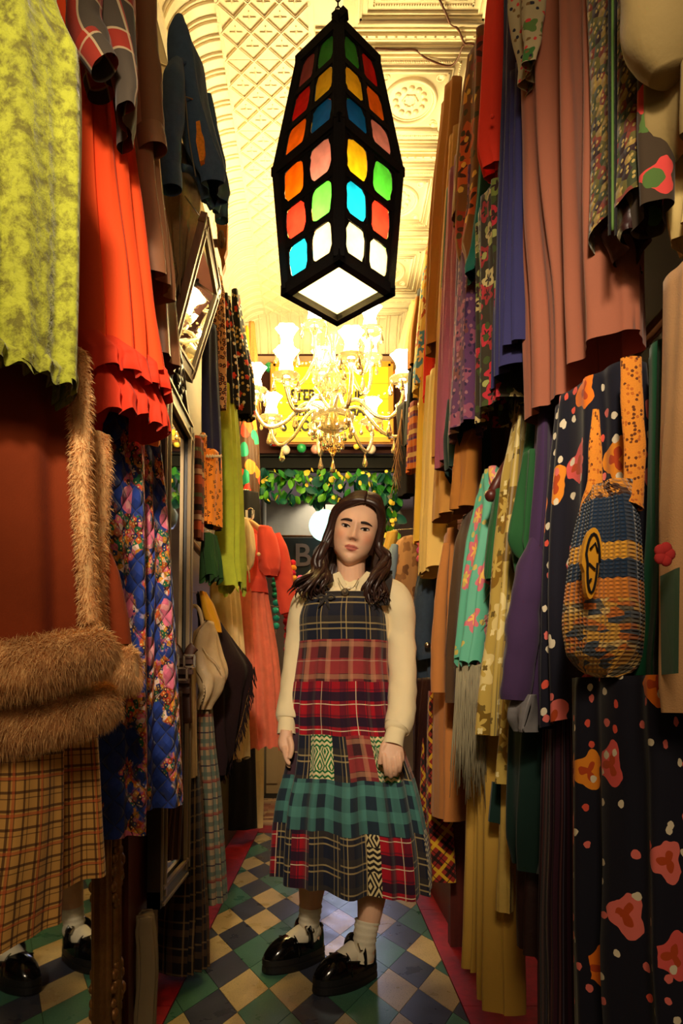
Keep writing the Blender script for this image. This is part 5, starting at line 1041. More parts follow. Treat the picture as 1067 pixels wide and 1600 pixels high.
# aqua scarf with long fringe
t = hang('silk_scarf', 'aqua silk scarf with pink flowers and long fringe', 'scarf', [(746, 756, 780), (780, 744, 784), (850, 728, 780), (930, 720, 768), (1000, 714, 762), (1038, 713, 758)], 'R', 1.90, 1.80, .06, C_AQUA, fold=(6, .004, .008), seed=140, rows=34, hem=.012)
fringe(t, 'fringe', [P(x, y, d) for x, y, d in ((714, 1030, 1.88), (726, 1034, 1.84), (742, 1040, 1.81), (756, 1036, 1.79))], solid('fringe_thread', (150, 140, 110), .9, .2), 110, .34, 7, .0014, .016)
fringe(t, 'side_fringe', [P(x, y, 1.78) for x, y in ((782, 790), (772, 880), (764, 980), (760, 1030))], MATS['fringe_thread'], 60, .035, 8, .001, .02)
t = hang('brocade_robe', 'olive gold flowered brocade robe beside the aqua scarf', 'robe', [(640, 806, 822), (700, 798, 822), (760, 782, 820), (860, 772, 812), (960, 766, 806), (1060, 752, 800), (1145, 746, 796)], 'R', 1.76, 1.62, .08, C_BROC, fold=(4, .004, .012), seed=141, rows=34)
cloth(t, 'under_panel', [(1000, 790, 812), (1100, 784, 812), (1220, 776, 808)], 'R', 1.68, 1.6, .05, C_BROC, fold=(3, .003, .008), seed=142)
t = hang('jersey_jacket', 'bottle green jacket with pointed sleeve right of the brocade robe', 'jacket', [(640, 826, 842), (712, 820, 840), (770, 812, 838), (850, 800, 836), (900, 806, 832), (1000, 808, 830)], 'R', 1.60, 1.50, .08, C_GREENJ, fold=(3, .004, .01), seed=143)
cloth(t, 'sleeve', [(716, 818, 836), (780, 806, 838), (838, 794, 838), (856, 797, 832), (878, 812, 828)], 'R', 1.52, 1.46, .06, C_GREENJ, fold=(3, .003, .008), seed=16)
cloth(t, 'cape_flap', [(770, 772, 784), (830, 762, 782), (898, 756, 776), (908, 760, 774)], 'R', 1.72, 1.68, .04, C_GREENJ, fold=(2, .003, .006), seed=144)
t = hang('aubergine_coat', 'aubergine wool coat with wide sleeve left of the bold flower dress', 'coat', [(630, 840, 866), (690, 838, 862), (780, 832, 860), (880, 826, 856), (960, 826, 856), (1130, 828, 858)], 'R', 1.50, 1.40, .09, C_PURPC, fold=(3, .004, .01), seed=145)
sleeve(t, 'sleeve', [(838, 840, 1.42, 10), (828, 900, 1.40, 22), (816, 1000, 1.40, 26), (806, 1070, 1.40, 24), (804, 1094, 1.40, 20)], C_PURPC, seed=7, wr=.22)
cloth(t, 'lining', [(1085, 800, 838), (1120, 796, 838), (1142, 806, 836)], 'R', 1.44, 1.38, .05, solid('silver_lining', (120, 116, 116), .4, 0, 100, 20, .3, .2, .5), fold=(3, .003, .008), seed=146)
t = hang('flower_dress', 'navy dress with bold orange and pink flowers behind the crochet bag', 'dress', [(640, 868, 1010), (720, 860, 1020), (850, 850, 1030), (1000, 846, 1040), (1115, 844, 1050)], 'R', 1.36, 1.16, .14, C_BOLD, fold=(6, .004, .012), seed=147, rows=36, n=110, diag=.03)
t = hang('flower_skirt', 'long navy skirt with scattered flowers at lower right corner', 'skirt', [(1060, 894, 1100), (1200, 896, 1120), (1400, 898, 1140), (1640, 902, 1160)], 'R', 1.22, 1.0, .16, C_BOLD2, fold=(6, .006, .016), seed=148, rows=40, n=130)
t = hang('stripe_skirt', 'long dark plum striped skirt below the bold flower dress', 'skirt', [(1110, 852, 910), (1250, 848, 914), (1450, 845, 920), (1590, 846, 924)], 'R', 1.46, 1.32, .11, C_STRD, fold=(9, .005, .010), seed=149, rows=34, n=120)
t = hang('spruce_skirt', 'dark spruce velvet skirt between curry trousers and striped skirt', 'skirt', [(1080, 800, 866), (1200, 796, 866), (1300, 796, 866), (1345, 806, 862)], 'R', 1.60, 1.48, .10, C_DGV, fold=(4, .004, .012), seed=150)
t = hang('curry_trousers', 'curry yellow wide-leg trousers almost touching the red floor border', 'trousers', [(1040, 756, 810), (1110, 752, 812), (1200, 750, 814), (1300, 749, 814), (1420, 748, 816), (1530, 749, 818), (1556, 750, 818)], 'R', 1.90, 1.78, .11, C_CURRY, part='trouser_leg', fold=(4, .005, .014), seed=151, rows=36)
cloth(t, 'trouser_leg', [(1040, 742, 768), (1150, 738, 766), (1250, 730, 762), (1350, 727, 760), (1440, 724, 758), (1504, 722, 756)], 'R', 2.04, 1.97, .07, C_CURRY, fold=(3, .004, .01), seed=152, rows=30)
cloth(t, 'satin_sash', [(1040, 786, 802), (1140, 784, 804), (1220, 782, 803), (1320, 780, 802), (1420, 775, 800)], 'R', 1.74, 1.70, .03, C_GOLDS, fold=(2, .003, .006), seed=153)
obj('waist_tie', MB().poly([P(770, 1222, 1.72), P(786, 1224, 1.72), P(784, 1288, 1.72), P(764, 1284, 1.72)], .012), C_DGV, t, False)
t = hang('flared_skirt', 'dark flared skirt hem beside the curry trousers near the floor', 'skirt', [(1100, 812, 860), (1300, 808, 866), (1400, 806, 866), (1466, 808, 864)], 'R', 1.66, 1.54, .08, C_LEATH, fold=(4, .004, .01), seed=154)
# crochet bag
def crochet(name):
    m = MT(name, .95, 0, .2, .3); s = m.sep(m.uv()); v = s[1]
    z = lambda y: CH + (CY - y) * 1.13 / F
    base = srgb(34, 58, 88); c = base
    wob = m.math('MULTIPLY', m.math('ABSOLUTE', m.math('SUBTRACT', m.math('FRACT', m.math('MULTIPLY', s[0], 95.)), .5)), .006)
    vv = m.math('ADD', v, wob)
    def band(y0, y1, rgb, c):
        f = m.math('MULTIPLY', m.math('LESS_THAN', vv, z(y0)), m.math('GREATER_THAN', vv, z(y1))); return m.mix(f, c, srgb(*rgb))
    c = band(862, 888, (246, 178, 60), c); c = band(916, 946, (244, 150, 60), c)
    vo = m.vor(m.mapping(m.uv(), (1, 1.6, 1)), 75); sc = m.nd('ShaderNodeSeparateColor'); m.set(sc.inputs[0], vo.outputs['Color'])
    mot = m.ramp(sc.outputs[0], [(0, srgb(240, 180, 80)), (.3, srgb(120, 110, 90)), (.5, srgb(226, 130, 60)), (.7, srgb(80, 90, 104)), (.86, srgb(244, 206, 130))], True)
    f = m.math('LESS_THAN', vv, z(946)); c = m.mix(f, c, mot)
    f = m.math('GREATER_THAN', vv, z(792)); c = m.mix(f, c, m.mix(m.math('GREATER_THAN', m.noise(m.uv(), 60, 2).outputs[0], .52), srgb(244, 160, 60), srgb(96, 60, 40)))
    st = m.math('MULTIPLY', m.math('ABSOLUTE', m.math('SINE', m.math('MULTIPLY', s[0], 500.))), m.math('ABSOLUTE', m.math('SINE', m.math('MULTIPLY', v, 500.))))
    c = m.mix(1.0, c, m.math('MULTIPLY_ADD', st, .45, .68), 'MULTIPLY'); m.color(c); m.bump(m.math('ADD', st, m.math('MULTIPLY', vo.outputs['Distance'], f)), .9, .0035); return m.mat
C_CRO = crochet('crochet_bands')
C_CROH = floral('crochet_handle_yarn', (240, 150, 50), [(150, .4, .45, [(110, 60, 30), (200, 110, 40)], None, 3, 0)], .95, .9)
t = hang('crochet_bag', 'crochet shoulder bag with navy and orange bands and mottled base', 'bag', [(768, 925, 988), (790, 908, 996), (850, 893, 1002), (920, 884, 1006), (980, 878, 1008), (1026, 886, 1004), (1044, 900, 996), (1054, 916, 984), (1060, 936, 966)], 'R', 1.13, 1.06, .13, C_CRO, fold=(3, .003, .006), seed=160, rows=44, n=120, th_top=.05)
sleeve(t, 'strap', [(931, 640, 1.14, 5), (930, 700, 1.13, 10), (930, 750, 1.12, 12), (926, 784, 1.11, 17), (928, 806, 1.10, 22)], C_CROH, wr=.1, flat=.4)
sleeve(t, 'strap', [(986, 560, 1.1, 16), (988, 640, 1.09, 17), (992, 700, 1.08, 17), (990, 760, 1.07, 16), (984, 790, 1.06, 22)], C_CROH, wr=.1, flat=.4)
ft = MB(); N = 26; a = []
for k in range(N):
    an = 2 * PI * k / N; x = 925 + 14 * math.cos(an) * (1.15 if math.sin(an) < 0 else .8) + 6 * (-math.sin(an)) * .5; y = 880 + 56 * math.sin(an); a.append(P(x, y, 1.005))
ft.poly(a, .012, Vector((0, 1, 0))); fp = obj('foot_patch', ft, solid('patch_yellow', (232, 164, 40), .9, .1), t, False)
obj('patch_outline', MB().tube([p + Vector((0, -.002, 0)) for p in [P(925 + 9.5 * math.cos(2 * PI * k / 20) * (1.15 if math.sin(2 * PI * k / 20) < 0 else .8) + 4 * (-math.sin(2 * PI * k / 20)) * .5, 880 + 46 * math.sin(2 * PI * k / 20), 1.004) for k in range(21)]], .0018, 5).tube([P(922, 858, 1.002), P(930, 848, 1.002), P(934, 862, 1.002)], .0016, 5).tube([P(920, 880, 1.002), P(930, 890, 1.002)], .0016, 5).tube([P(918, 912, 1.002), P(924, 904, 1.002)], .0016, 5), C_BLACK, fp)
t = hang('velvet_robe', 'narrow green velvet robe right of the crochet bag', 'robe', [(560, 1014, 1040), (700, 1014, 1042), (850, 1012, 1042), (960, 1006, 1040), (1056, 998, 1036)], 'R', 1.12, 1.06, .07, C_GREENK, fold=(3, .004, .01), seed=161)
t = hang('applique_sweater', 'beige sweater with green pocket applique at right edge', 'sweater', [(450, 1036, 1180), (600, 1034, 1180), (800, 1030, 1180), (980, 1030, 1180), (1070, 1030, 1180), (1112, 1036, 1180)], 'R', 1.0, .90, .12, C_BEIGE, fold=(4, .005, .014), seed=162, rows=34)
obj('green_pocket', MB().poly([P(1038, 898, .922), P(1062, 886, .876), P(1060, 1052, .876), P(1040, 1054, .922)], .012, Vector((0, 1, 0))), C_GREENK, t, False)
pf = MB()
for k in range(5): an = k * 2 * PI / 5; pf.ball(P(1038 + 8 * math.cos(an), 866 + 10 * math.sin(an), .87), .008, 6, (1, .5, 1))
obj('flower_applique', pf, solid('applique_red', (206, 60, 60), .9), t)
# red wood stand at the foot of the right wall
st = thing('display_stand', 'dark red wooden stand low on the right behind the trousers', 'stand', (.52, 2.5, 0))
a0 = P(700, 1430, 2.62); 
obj('post', MB().box((.50, 2.62, .42), (.055, .055, .845)), M_REDWOOD, st, False); obj('post', MB().box((.50, 3.5, .42), (.055, .055, .845)), M_REDWOOD, st, False)
obj('side_panel', MB().box((.52, 3.06, .1), (.02, .85, .19)), M_REDWOOD, st, False); obj('top_rail', MB().box((.5, 3.06, .855), (.05, .93, .03)), M_REDWOOD, st, False)
# ================================================================ THE WOMAN
GD = 2.32
def skin_mat():
    m = MT('skin', .5, 0, .4); at = m.nd('ShaderNodeAttribute'); at.attribute_name = 'tint'; s = m.nd('ShaderNodeSeparateColor'); m.set(s.inputs[0], at.outputs['Color'])
    c = m.mix(s.outputs[0], srgb(232, 184, 150), srgb(190, 88, 80)); c = m.mix(s.outputs[1], c, srgb(228, 146, 116)); c = m.mix(s.outputs[2], c, srgb(60, 34, 26))
    m.color(vary(m, c, m.ob(), 40, .1)); m.b.inputs['Subsurface Weight'].default_value = .12; m.b.inputs['Subsurface Radius'].default_value = (.01, .004, .002); m.b.inputs['Subsurface Scale'].default_value = .5
    return m.mat
M_SKIN = skin_mat()
C_HAIR = MT('dark_brown_hair', .38, 0, .5); hn = C_HAIR.noise(C_HAIR.mapping(C_HAIR.ob(), (60, 60, 6)), 6, 3); C_HAIR.color(C_HAIR.mix(hn.outputs[0], srgb(26, 14, 12), srgb(66, 38, 28))); C_HAIR = C_HAIR.mat
C_BLOUSE = solid('ivory_blouse', (240, 222, 178), .75, .3, 500, 12, .12, .12)
root = thing('person', 'woman in plaid patchwork pinafore and ivory blouse standing in the aisle', 'person', (0.03, GD, 0))
HS = 1.04; HC = P(555, 826, 2.27)
HR = Matrix.Rotation(math.radians(-2), 3, 'Z') @ Matrix.Rotation(math.radians(12), 3, 'Y') @ Matrix.Rotation(math.radians(7), 3, 'X')
HC = HC + HR @ Vector((0, .075, 0))
def HW(p): return HC + HR @ (Vector(p) * HS)
HT = [(.118, .004, .004, .004), (.112, .026, .032, .034), (.100, .044, .052, .058), (.080, .060, .070, .078), (.055, .0705, .083, .092), (.028, .0745, .0895, .096), (0, .0735, .089, .095), (-.028, .0705, .0885, .086), (-.052, .066, .088, .068), (-.074, .057, .087, .05), (-.092, .042, .084, .034), (-.105, .028, .077, .022), (-.114, .016, .064, .01), (-.117, .004, .05, -.02)]
def g(x, s): return math.exp(-(x / s) ** 2)
def head_surface(z, a):
    i = 0
    while i < len(HT) - 2 and z < HT[i + 1][0]: i += 1
    t = (HT[i][0] - z) / (HT[i][0] - HT[i + 1][0]); r = cat_interp(HT, min(i + t, len(HT) - 1.001))
    ca, sa = math.cos(a), math.sin(a); x = r[1] * spow(ca, .86)
    if sa < 0: y = r[2] * -abs(sa) ** .86
    else: y = r[3] * abs(sa) ** .9
    if sa < -.02:
        k = min(1, -sa * 3); dy = 0
        nz = .005 * g(z - .012, .02) + .0205 * g(z + .030, .013 if z > -.03 else .0065) + .010 * g(z + .008, .018)
        dy += nz * g(x, .0078 + .0045 * max(0, min(1, (.01 - z) / .045)))
        for s in (-1, 1):
            dy += .0058 * g(x - s * .0115, .006) * g(z + .033, .006)
            dy -= .0085 * g(x - s * .031, .017) * g(z - .002, .012)
            dy += .003 * g(x - s * .03, .02) * g(z - .022, .008)
            dy += .005 * g(x - s * .042, .02) * g(z + .03, .02)
        dy += .0062 * g(x, .017) * g(z + .0555, .0045) + .0072 * g(x, .0145) * g(z + .0665, .0055) - .0045 * g(x, .02) * g(z + .0607, .002)
        dy -= .003 * g(x, .02) * g(z + .078, .006); dy += .005 * g(x, .018) * g(z + .100, .014)
        y -= dy * k
    return Vector((x, y, z))
body = MB()
rings = []
NZ, NA = 110, 140
for i in range(NZ + 1):
    z = .118 - .235 * (i / NZ); ring = []
    for k in range(NA): ring.append(HW(head_surface(z, 2 * PI * k / NA)))
    rings.append(ring)
body.loft(rings, True, True, True)
def blob(pts, n=20, flat=1.0, k=6, up=None):
    sp = smooth_path(pts, k); body.tube([Vector(q[:3]) for q in sp], [q[3] for q in sp], n, True, flat, up=up)
def PT(x, y, d, r): p = P(x, y, d); return (p.x, p.y, p.z, r)
nb = HW((0, .02, -.07)); n0 = P(548, 922, 2.335)
blob([(nb.x, nb.y, nb.z, .052), tuple(nb.lerp(n0, .5)) + (.048,), (n0.x, n0.y, n0.z, .056), PT(547, 945, 2.345, .07)])
# torso (hidden under clothes but part of the same body)
sp = [(918, .055, .05, 547), (926, .105, .062, 547), (938, .135, .075, 547), (970, .128, .092, 545), (1010, .118, .095, 542), (1060, .112, .085, 540), (1110, .135, .10, 540), (1160, .145, .108, 540), (1200, .12, .09, 540)]
rg = []
for r in smooth_path(sp, 5):
    c = P(r[3], r[0], 2.345); rg.append([c + Vector((r[1] * math.cos(2 * PI * k / 32), r[2] * math.sin(2 * PI * k / 32), 0)) for k in range(32)])
body.loft(rg, True, True, True)
# arms
blob([PT(600, 930, 2.33, .04), PT(618, 942, 2.33, .042), PT(627, 985, 2.33, .040), PT(630, 1040, 2.32, .030), PT(627, 1090, 2.26, .027), PT(617, 1148, 2.175, .0225), PT(615, 1160, 2.165, .023)])
blob([PT(492, 932, 2.37, .04), PT(476, 944, 2.38, .042), PT(468, 990, 2.39, .040), PT(463, 1045, 2.388, .030), PT(456, 1090, 2.34, .027), PT(448, 1138, 2.285, .0225), PT(448, 1150, 2.275, .023)])
# legs
blob([PT(510, 1180, 2.36, .075), PT(500, 1260, 2.37, .066), PT(492, 1330, 2.40, .050), PT(488, 1375, 2.43, .050), PT(485, 1410, 2.445, .040), PT(483, 1445, 2.455, .032), PT(481, 1478, 2.46, .033)])
blob([PT(566, 1180, 2.34, .075), PT(574, 1260, 2.32, .066), PT(580, 1340, 2.30, .051), PT(581, 1390, 2.29, .050), PT(577, 1430, 2.285, .040), PT(572, 1465, 2.28, .032), PT(569, 1500, 2.28, .033)])
# feet inside the shoes
def foot_axis(toe, heel): return (Vector(toe) - Vector(heel)).normalized()
SH = [dict(heel=Vector((-.012, 2.50, 0)), dirn=Vector((-.80, -.60, 0)).normalized()), dict(heel=Vector((.165, 2.335, 0)), dirn=Vector((-.80, -.60, 0)).normalized())]
SOLE = .048
for s in SH:
    h, d = s['heel'], s['dirn']
    blob([tuple(h + d * .03 + Vector((0, 0, SOLE + .04))) + (.03,), tuple(h + d * .09 + Vector((0, 0, SOLE + .045))) + (.034,), tuple(h + d * .15 + Vector((0, 0, SOLE + .03))) + (.032,), tuple(h + d * .205 + Vector((0, 0, SOLE + .022))) + (.022,)])
# hands: viewer-right hand shows its back
def finger(pts, r0, r1):
    sp = smooth_path([tuple(P(*q)) for q in pts], 5); n = len(sp); body.tube([Vector(q) for q in sp], [r0 + (r1 - r0) * i / (n - 1) for i in range(n)], 10, True)
def palm(rows, hz):
    rg = []
    for x, y, d, hw in smooth_path(rows, 5):
        c = P(x, y, d); rg.append([c + Vector((hw * spow(math.cos(2 * PI * k / 20), .8), hz * spow(math.sin(2 * PI * k / 20), .8), -.1 * hw * math.cos(2 * PI * k / 20))) for k in range(20)])
    body.loft(rg, True, True, True)
palm([(615, 1150, 2.165, .022), (614, 1160, 2.16, .028), (613, 1172, 2.155, .036), (613, 1184, 2.15, .038), (613, 1190, 2.15, .034)], .0135)
for x0, y0, x1, y1, x2, y2 in ((600, 1184, 602, 1198, 604, 1206), (608.5, 1187, 610, 1202, 611, 1210), (616.5, 1186, 618, 1200, 618, 1207), (624, 1182, 625, 1194, 624.5, 1201)):
    finger([(x0, y0 - 8, 2.152), (x0, y0 - 2, 2.144), (x1, y1, 2.142), (x2 - .5, y2 + 3, 2.158), (x2 - 1, y2 + 2, 2.172)], .0090, .0070)
finger([(603, 1160, 2.158), (598, 1168, 2.154), (596, 1180, 2.152), (594, 1190, 2.154), (593, 1194, 2.156)], .0115, .0078)
# viewer-left hand seen from the thumb side
palm([(448, 1140, 2.275, .021), (447, 1150, 2.27, .023), (446, 1160, 2.265, .025), (447, 1170, 2.26, .023), (448, 1175, 2.26, .019)], .030)
for i, (dd, y2) in enumerate(((2.235, 1192), (2.252, 1196), (2.27, 1195), (2.286, 1190))):
    finger([(444, 1166, dd), (445, 1176, dd), (447.5, 1186, dd), (451, y2, dd), (454, y2 + 1, dd)], .0090, .0070)
finger([(452, 1152, 2.245), (455, 1162, 2.235), (455.5, 1172, 2.23), (453.5, 1181, 2.23), (452, 1185, 2.23)], .0105, .0075)
me = body.mesh('body_raw'); tmp = bpy.data.objects.new('body_raw', me); COL.objects.link(tmp)
rm = tmp.modifiers.new('remesh', 'REMESH'); rm.mode = 'VOXEL'; rm.voxel_size = .0026; rm.use_smooth_shade = True
sm = tmp.modifiers.new('smooth', 'SMOOTH'); sm.factor = .5; sm.iterations = 2
dg = bpy.context.evaluated_depsgraph_get(); dg.update(); bme_ = bpy.data.meshes.new_from_object(tmp.evaluated_get(dg)); bpy.data.objects.remove(tmp)
bme_.name = 'body'; att = bme_.color_attributes.new('tint', 'FLOAT_COLOR', 'POINT')
HRi = HR.inverted(); cols = []
for v in bme_.vertices:
    q = HRi @ (v.co - HC) / HS; r_ = b_ = gch = 0.0
    if q.y < -.04 and abs(q.x) < .07 and -.12 < q.z < .06:
        x = abs(q.x); 
        up = -.0607 + .0088 * (1 - (x / .0235) ** 2) - .0018 * g(q.x, .004); lo = -.0607 - .0125 * (1 - (x / .0225) ** 2)
        if x < .0235 and lo < q.z < up: r_ = .85
        if abs(q.z + .0607) < .0012 and x < .022: b_ = .5
        gch = .55 * g(x - .043, .02) * g(q.z + .026, .018) + .35 * g(x, .012) * g(q.z + .036, .008)
        if g(x - .008, .0035) * g(q.z + .0385, .0025) > .5: b_ = max(b_, .55)
    cols += [r_, gch, b_, 1.0]
att.data.foreach_set('color', cols)
bme_.materials.append(M_SKIN); bme_.polygons.foreach_set('use_smooth', [True] * len(bme_.polygons))
for v in bme_.vertices: v.co -= ORG[root.name]
bo = bpy.data.objects.new('body', bme_); COL.objects.link(bo); bo.parent = root; ORG['body'] = ORG[root.name]
# eyes, brows, lashes
M_EYEW = plain('eye_white', (226, 214, 204), .25); M_IRIS = plain('eye_brown', (30, 16, 10), .12); M_BROW = plain('brow_brown', (44, 26, 20), .8); M_LASH = plain('lash_black', (18, 10, 10), .7)
def front(x, z, off=0): 
    # y of the face surface at x,z
    lo, hi = -PI, -PI / 2
    a0, a1 = (-PI / 2, -.02) if x >= 0 else (-PI / 2, -PI + .02)
    for _ in range(30):
        am = (a0 + a1) / 2; p = head_surface(z, am)
        if abs(p.x) < abs(x): a0 = am
        else: a1 = am
    p = head_surface(z, (a0 + a1) / 2); return Vector((x, p.y - off, z))
for s in (-1, 1):
    ex = .031 * s; N = 14
    up_ = []; dn_ = []
    for k in range(N + 1):
        f = k / N; x = ex + s * (-.0145 + .029 * f); tilt = .002 * (f - .3)
        zu = .0026 + .0043 * math.sin(PI * min(1, f * .95 + .02)) ** .8 + tilt - .002 * (1 - f); zl = .0022 - .0036 * math.sin(PI * f) ** .9 + tilt - .001 * (1 - f)
        up_.append((x, zu)); dn_.append((x, zl))
    eye = MB(); rows = []
    for q in range(5):
        w = q / 4; rows.append([HW(front(a[0], a[1] * (1 - w) + b[1] * w, .0008 + .0026 * math.sin(PI * k / N) * math.sin(PI * (.15 + .7 * w)))) for k, (a, b) in enumerate(zip(up_, dn_))])
    eye.loft(rows, False); eo = obj('eye', eye, M_EYEW, root)
    ic = (ex - .001 * s * 0 + .0, .0030); ir = MB(); rg = []
    for rr in (0.0004, .0025, .0053):
        ring = []
        for k in range(16):
            a = 2 * PI * k / 16; x = ic[0] + rr * 1.05 * math.cos(a); z = ic[1] + rr * math.sin(a)
            f = max(0, min(1, (s * (x - ex) + .0145) / .029)); kk = f * N; i = min(int(kk), N - 1); fr = kk - i
            zu = up_[i][1] + (up_[i + 1][1] - up_[i][1]) * fr; zl = dn_[i][1] + (dn_[i + 1][1] - dn_[i][1]) * fr
            ring.append(HW(front(x, min(max(z, zl + .0003), zu - .0002), .0052)))
        rg.append(ring)
    ir.loft(rg, True, True, False); obj('iris', ir, M_IRIS, eo)
    obj('eyelashes', MB().tube([HW(front(x, z + .0004, .0036)) for x, z in up_], [.0006 + .0011 * math.sin(PI * min(1, .15 + .8 * k / N)) for k in range(N + 1)], 6).tube([HW(front(x, z, .0026)) for x, z in dn_[4:]], .0005, 5), M_LASH, eo)
    obj('eyelid', MB().tube([HW(front(x, z + .0042, .0012)) for x, z in up_], [.0004 + .0022 * math.sin(PI * k / N) for k in range(N + 1)], 6), M_SKIN, eo)
    br = [HW(front(.031 * s + s * (-.017 + .036 * f), .0185 + .0040 * math.sin(PI * (f * .75 + .1)) - .003 * f * f, .0012)) for f in [k / 12 for k in range(13)]]
    obj('eyebrow', MB().tube(br, [.0014 + .0026 * math.sin(PI * min(1, .25 + .72 * k / 12)) for k in range(13)], 6, True, .7), M_BROW, root)
# hair: a shell over the skull plus wavy locks
hair = MB(); rnd = random.Random(77)
rg = []
for i in range(26):
    z = .121 - .19 * i / 25; ring = []
    for k in range(48):
        a = 2 * PI * k / 48
        p = head_surface(max(min(z - .004, .1175), -.1), a)
        sc = 1.07
        # hairline: keep clear of the face
        fy = p.y
        if p.y < 0 and z < .085 and abs(p.x) < .075:
            lim = -.03 + .0 * z
            if z < .085: p = Vector((math.copysign(max(abs(p.x), .066), p.x) if abs(p.x) > 1e-4 else .066, max(p.y, -.045 + .0 * z), p.z))
        ring.append(HW((p.x * sc, p.y * 1.06 + .003, z)))
    rg.append(ring)
hair.loft(rg, True, True, False)
def lock(pts, r0, waves, amp, ph, seed, flat=.6):
    sp = smooth_path([tuple(p) for p in pts], 7); n = len(sp); out = []; rad = []
    for i, q in enumerate(sp):
        f = i / (n - 1); w = max(0, (f - .38) / .62) ** 1.1 * amp
        out.append(Vector(q) + Vector((math.sin(f * waves * 2 * PI + ph) * w, math.cos(f * waves * 2 * PI + ph) * w * .7, math.sin(f * waves * 4 + seed) * .003)))
        rad.append(r0 * (0.55 + .45 * math.sin(PI * min(1, f * .8 + .22))) * (1 - .85 * max(0, (f - .8) / .2) ** 1.5))
    hair.tube(out, rad, 7, True, flat)
PX = .014                                             # the parting sits a little to the viewer's right
for s in (-1, 1):
    for i in range(74):
        f = i / 73; y0 = -.088 + .150 * f * (1 if i % 2 else .9)
        zr = .119 - (abs(y0 + .01) / .10) ** 2 * .035
        if y0 < -.07: zr = .119 - (abs(y0 + .01) / .10) ** 2 * .05
        j = rnd.uniform(-1, 1)
        p0 = HW((PX + s * .001, y0, zr)); 
        out_ = .064 + .012 * rnd.random()
        p1 = HW((PX + s * .040 + .0 * j, y0 * .97 - .001, zr - .012 + .003 * j))
        front_k = max(0, 1 - f * 2.2)
        p2 = HW((s * (.071 + .004 * j) + (.004 if s > 0 else 0), y0 * .62 + .012 - .018 * front_k, .045 + .004 * j))
        p3 = HW((s * (.083 + .005 * j), y0 * .42 + .015 - .022 * front_k, -.03))
        L = P(505 - 12 * rnd.random(), 878, 2.30 + .10 * f) if s < 0 else P(596 + 8 * rnd.random(), 872, 2.27 + .10 * f)
        if s < 0:
            tx = rnd.uniform(478, 520) - (20 if rnd.random() < .3 else 0); ty = rnd.uniform(918, 938); dd = 2.215 + .05 * rnd.random() if rnd.random() < .75 else 2.42
            p5 = P((L.x * F / L.y + CX) * .45 + tx * .55, 902, dd + .02)
        else:
            tx = rnd.uniform(568, 602); ty = rnd.uniform(925, 948); dd = 2.195 + .05 * rnd.random() if rnd.random() < .75 else 2.42
            p5 = P((L.x * F / L.y + CX) * .5 + tx * .5, 905, dd + .02)
        lock([p0, p1, p2, p3, L, p5, P(tx, ty, dd)], .0095 + .003 * rnd.random(), 2.9 + rnd.uniform(-.2, .3), .017 + .010 * rnd.random(), (0 if s < 0 else 2) + rnd.uniform(-.7, .7), i)
for i in range(56):                                    # curtain of hair behind the neck
    s = -1 if i % 2 else 1; f = rnd.random(); x0 = s * (.015 + .055 * f)
    tx = 550 + s * (8 + 36 * f) + rnd.uniform(-4, 4)
    lock([HW((x0 * .5, .05, .10)), HW((x0, .088, .05)), HW((x0 * 1.05, .092, -.03)), HW((x0 * 1.1, .082, -.09)), P(tx, 905, 2.425), P(tx + s * 4, 930, 2.44)], .012, 2.5, .008, s + rnd.uniform(-.5, .5), i)
obj('hair', hair, C_HAIR, root)
# ---- blouse: yoke, sleeves, cuffs, collar
bl = MB(); rg = []
for y, hw, hd, cx, d in smooth_path([(912, .062, .058, 547, 2.335), (918, .085, .066, 547, 2.335), (925, .118, .074, 547, 2.34), (934, .145, .083, 547, 2.34), (950, .150, .094, 546, 2.34), (985, .142, .104, 545, 2.34), (1030, .128, .10, 542, 2.34)], 5):
    c = P(cx, y, d); rg.append([c + Vector((hw * math.cos(2 * PI * k / 48), hd * math.sin(2 * PI * k / 48), .004 * math.sin(5 * k))) for k in range(48)])
bl.loft(rg, True, False, False); blo = obj('blouse', bl, C_BLOUSE, root)
def bsl(name, pts, wr, seed, n=26):
    sp = smooth_path([PT(x, y, d, r) for x, y, d, r in pts], 8); mb = MB().tube([Vector(q[:3]) for q in sp], [q[3] for q in sp], n, False, .92, wr=wr, seed=seed); return obj(name, mb, C_BLOUSE, blo)
bsl('sleeve', [(585, 924, 2.34, .042), (606, 930, 2.335, .056), (620, 950, 2.33, .057), (626, 1000, 2.33, .050), (629, 1060, 2.29, .047), (627, 1105, 2.235, .047), (623, 1132, 2.20, .046), (620, 1140, 2.19, .040), (619, 1144, 2.185, .030)], .10, 3)
bsl('cuff', [(620, 1140, 2.19, .031), (616, 1152, 2.175, .0315), (613, 1166, 2.162, .034)], .02, 4)
bsl('sleeve', [(508, 926, 2.36, .042), (490, 932, 2.37, .054), (476, 954, 2.38, .055), (468, 1000, 2.39, .048), (460, 1060, 2.36, .045), (454, 1100, 2.325, .044), (450, 1118, 2.305, .042), (449, 1124, 2.30, .036), (449, 1127, 2.297, .029)], .10, 8)
bsl('cuff', [(449, 1123, 2.30, .029), (448, 1134, 2.285, .0295), (447.5, 1147, 2.278, .031)], .02, 9)
for s, pts in ((-1, [(520, 897), (530, 893), (541, 912), (536, 926), (524, 922)]), (1, [(582, 897), (572, 893), (553, 914), (560, 926), (576, 920)])):
    q = [P(x, y, 2.262 + .02 * abs(x - 547) / 30) for x, y in pts]; obj('collar', MB().poly(q, .006), C_BLOUSE, blo, False)
bt = MB()
for y in (918, 926): bt.ball(P(546, y, 2.257), .005, 6)
obj('button', bt, C_BLOUSE, blo)
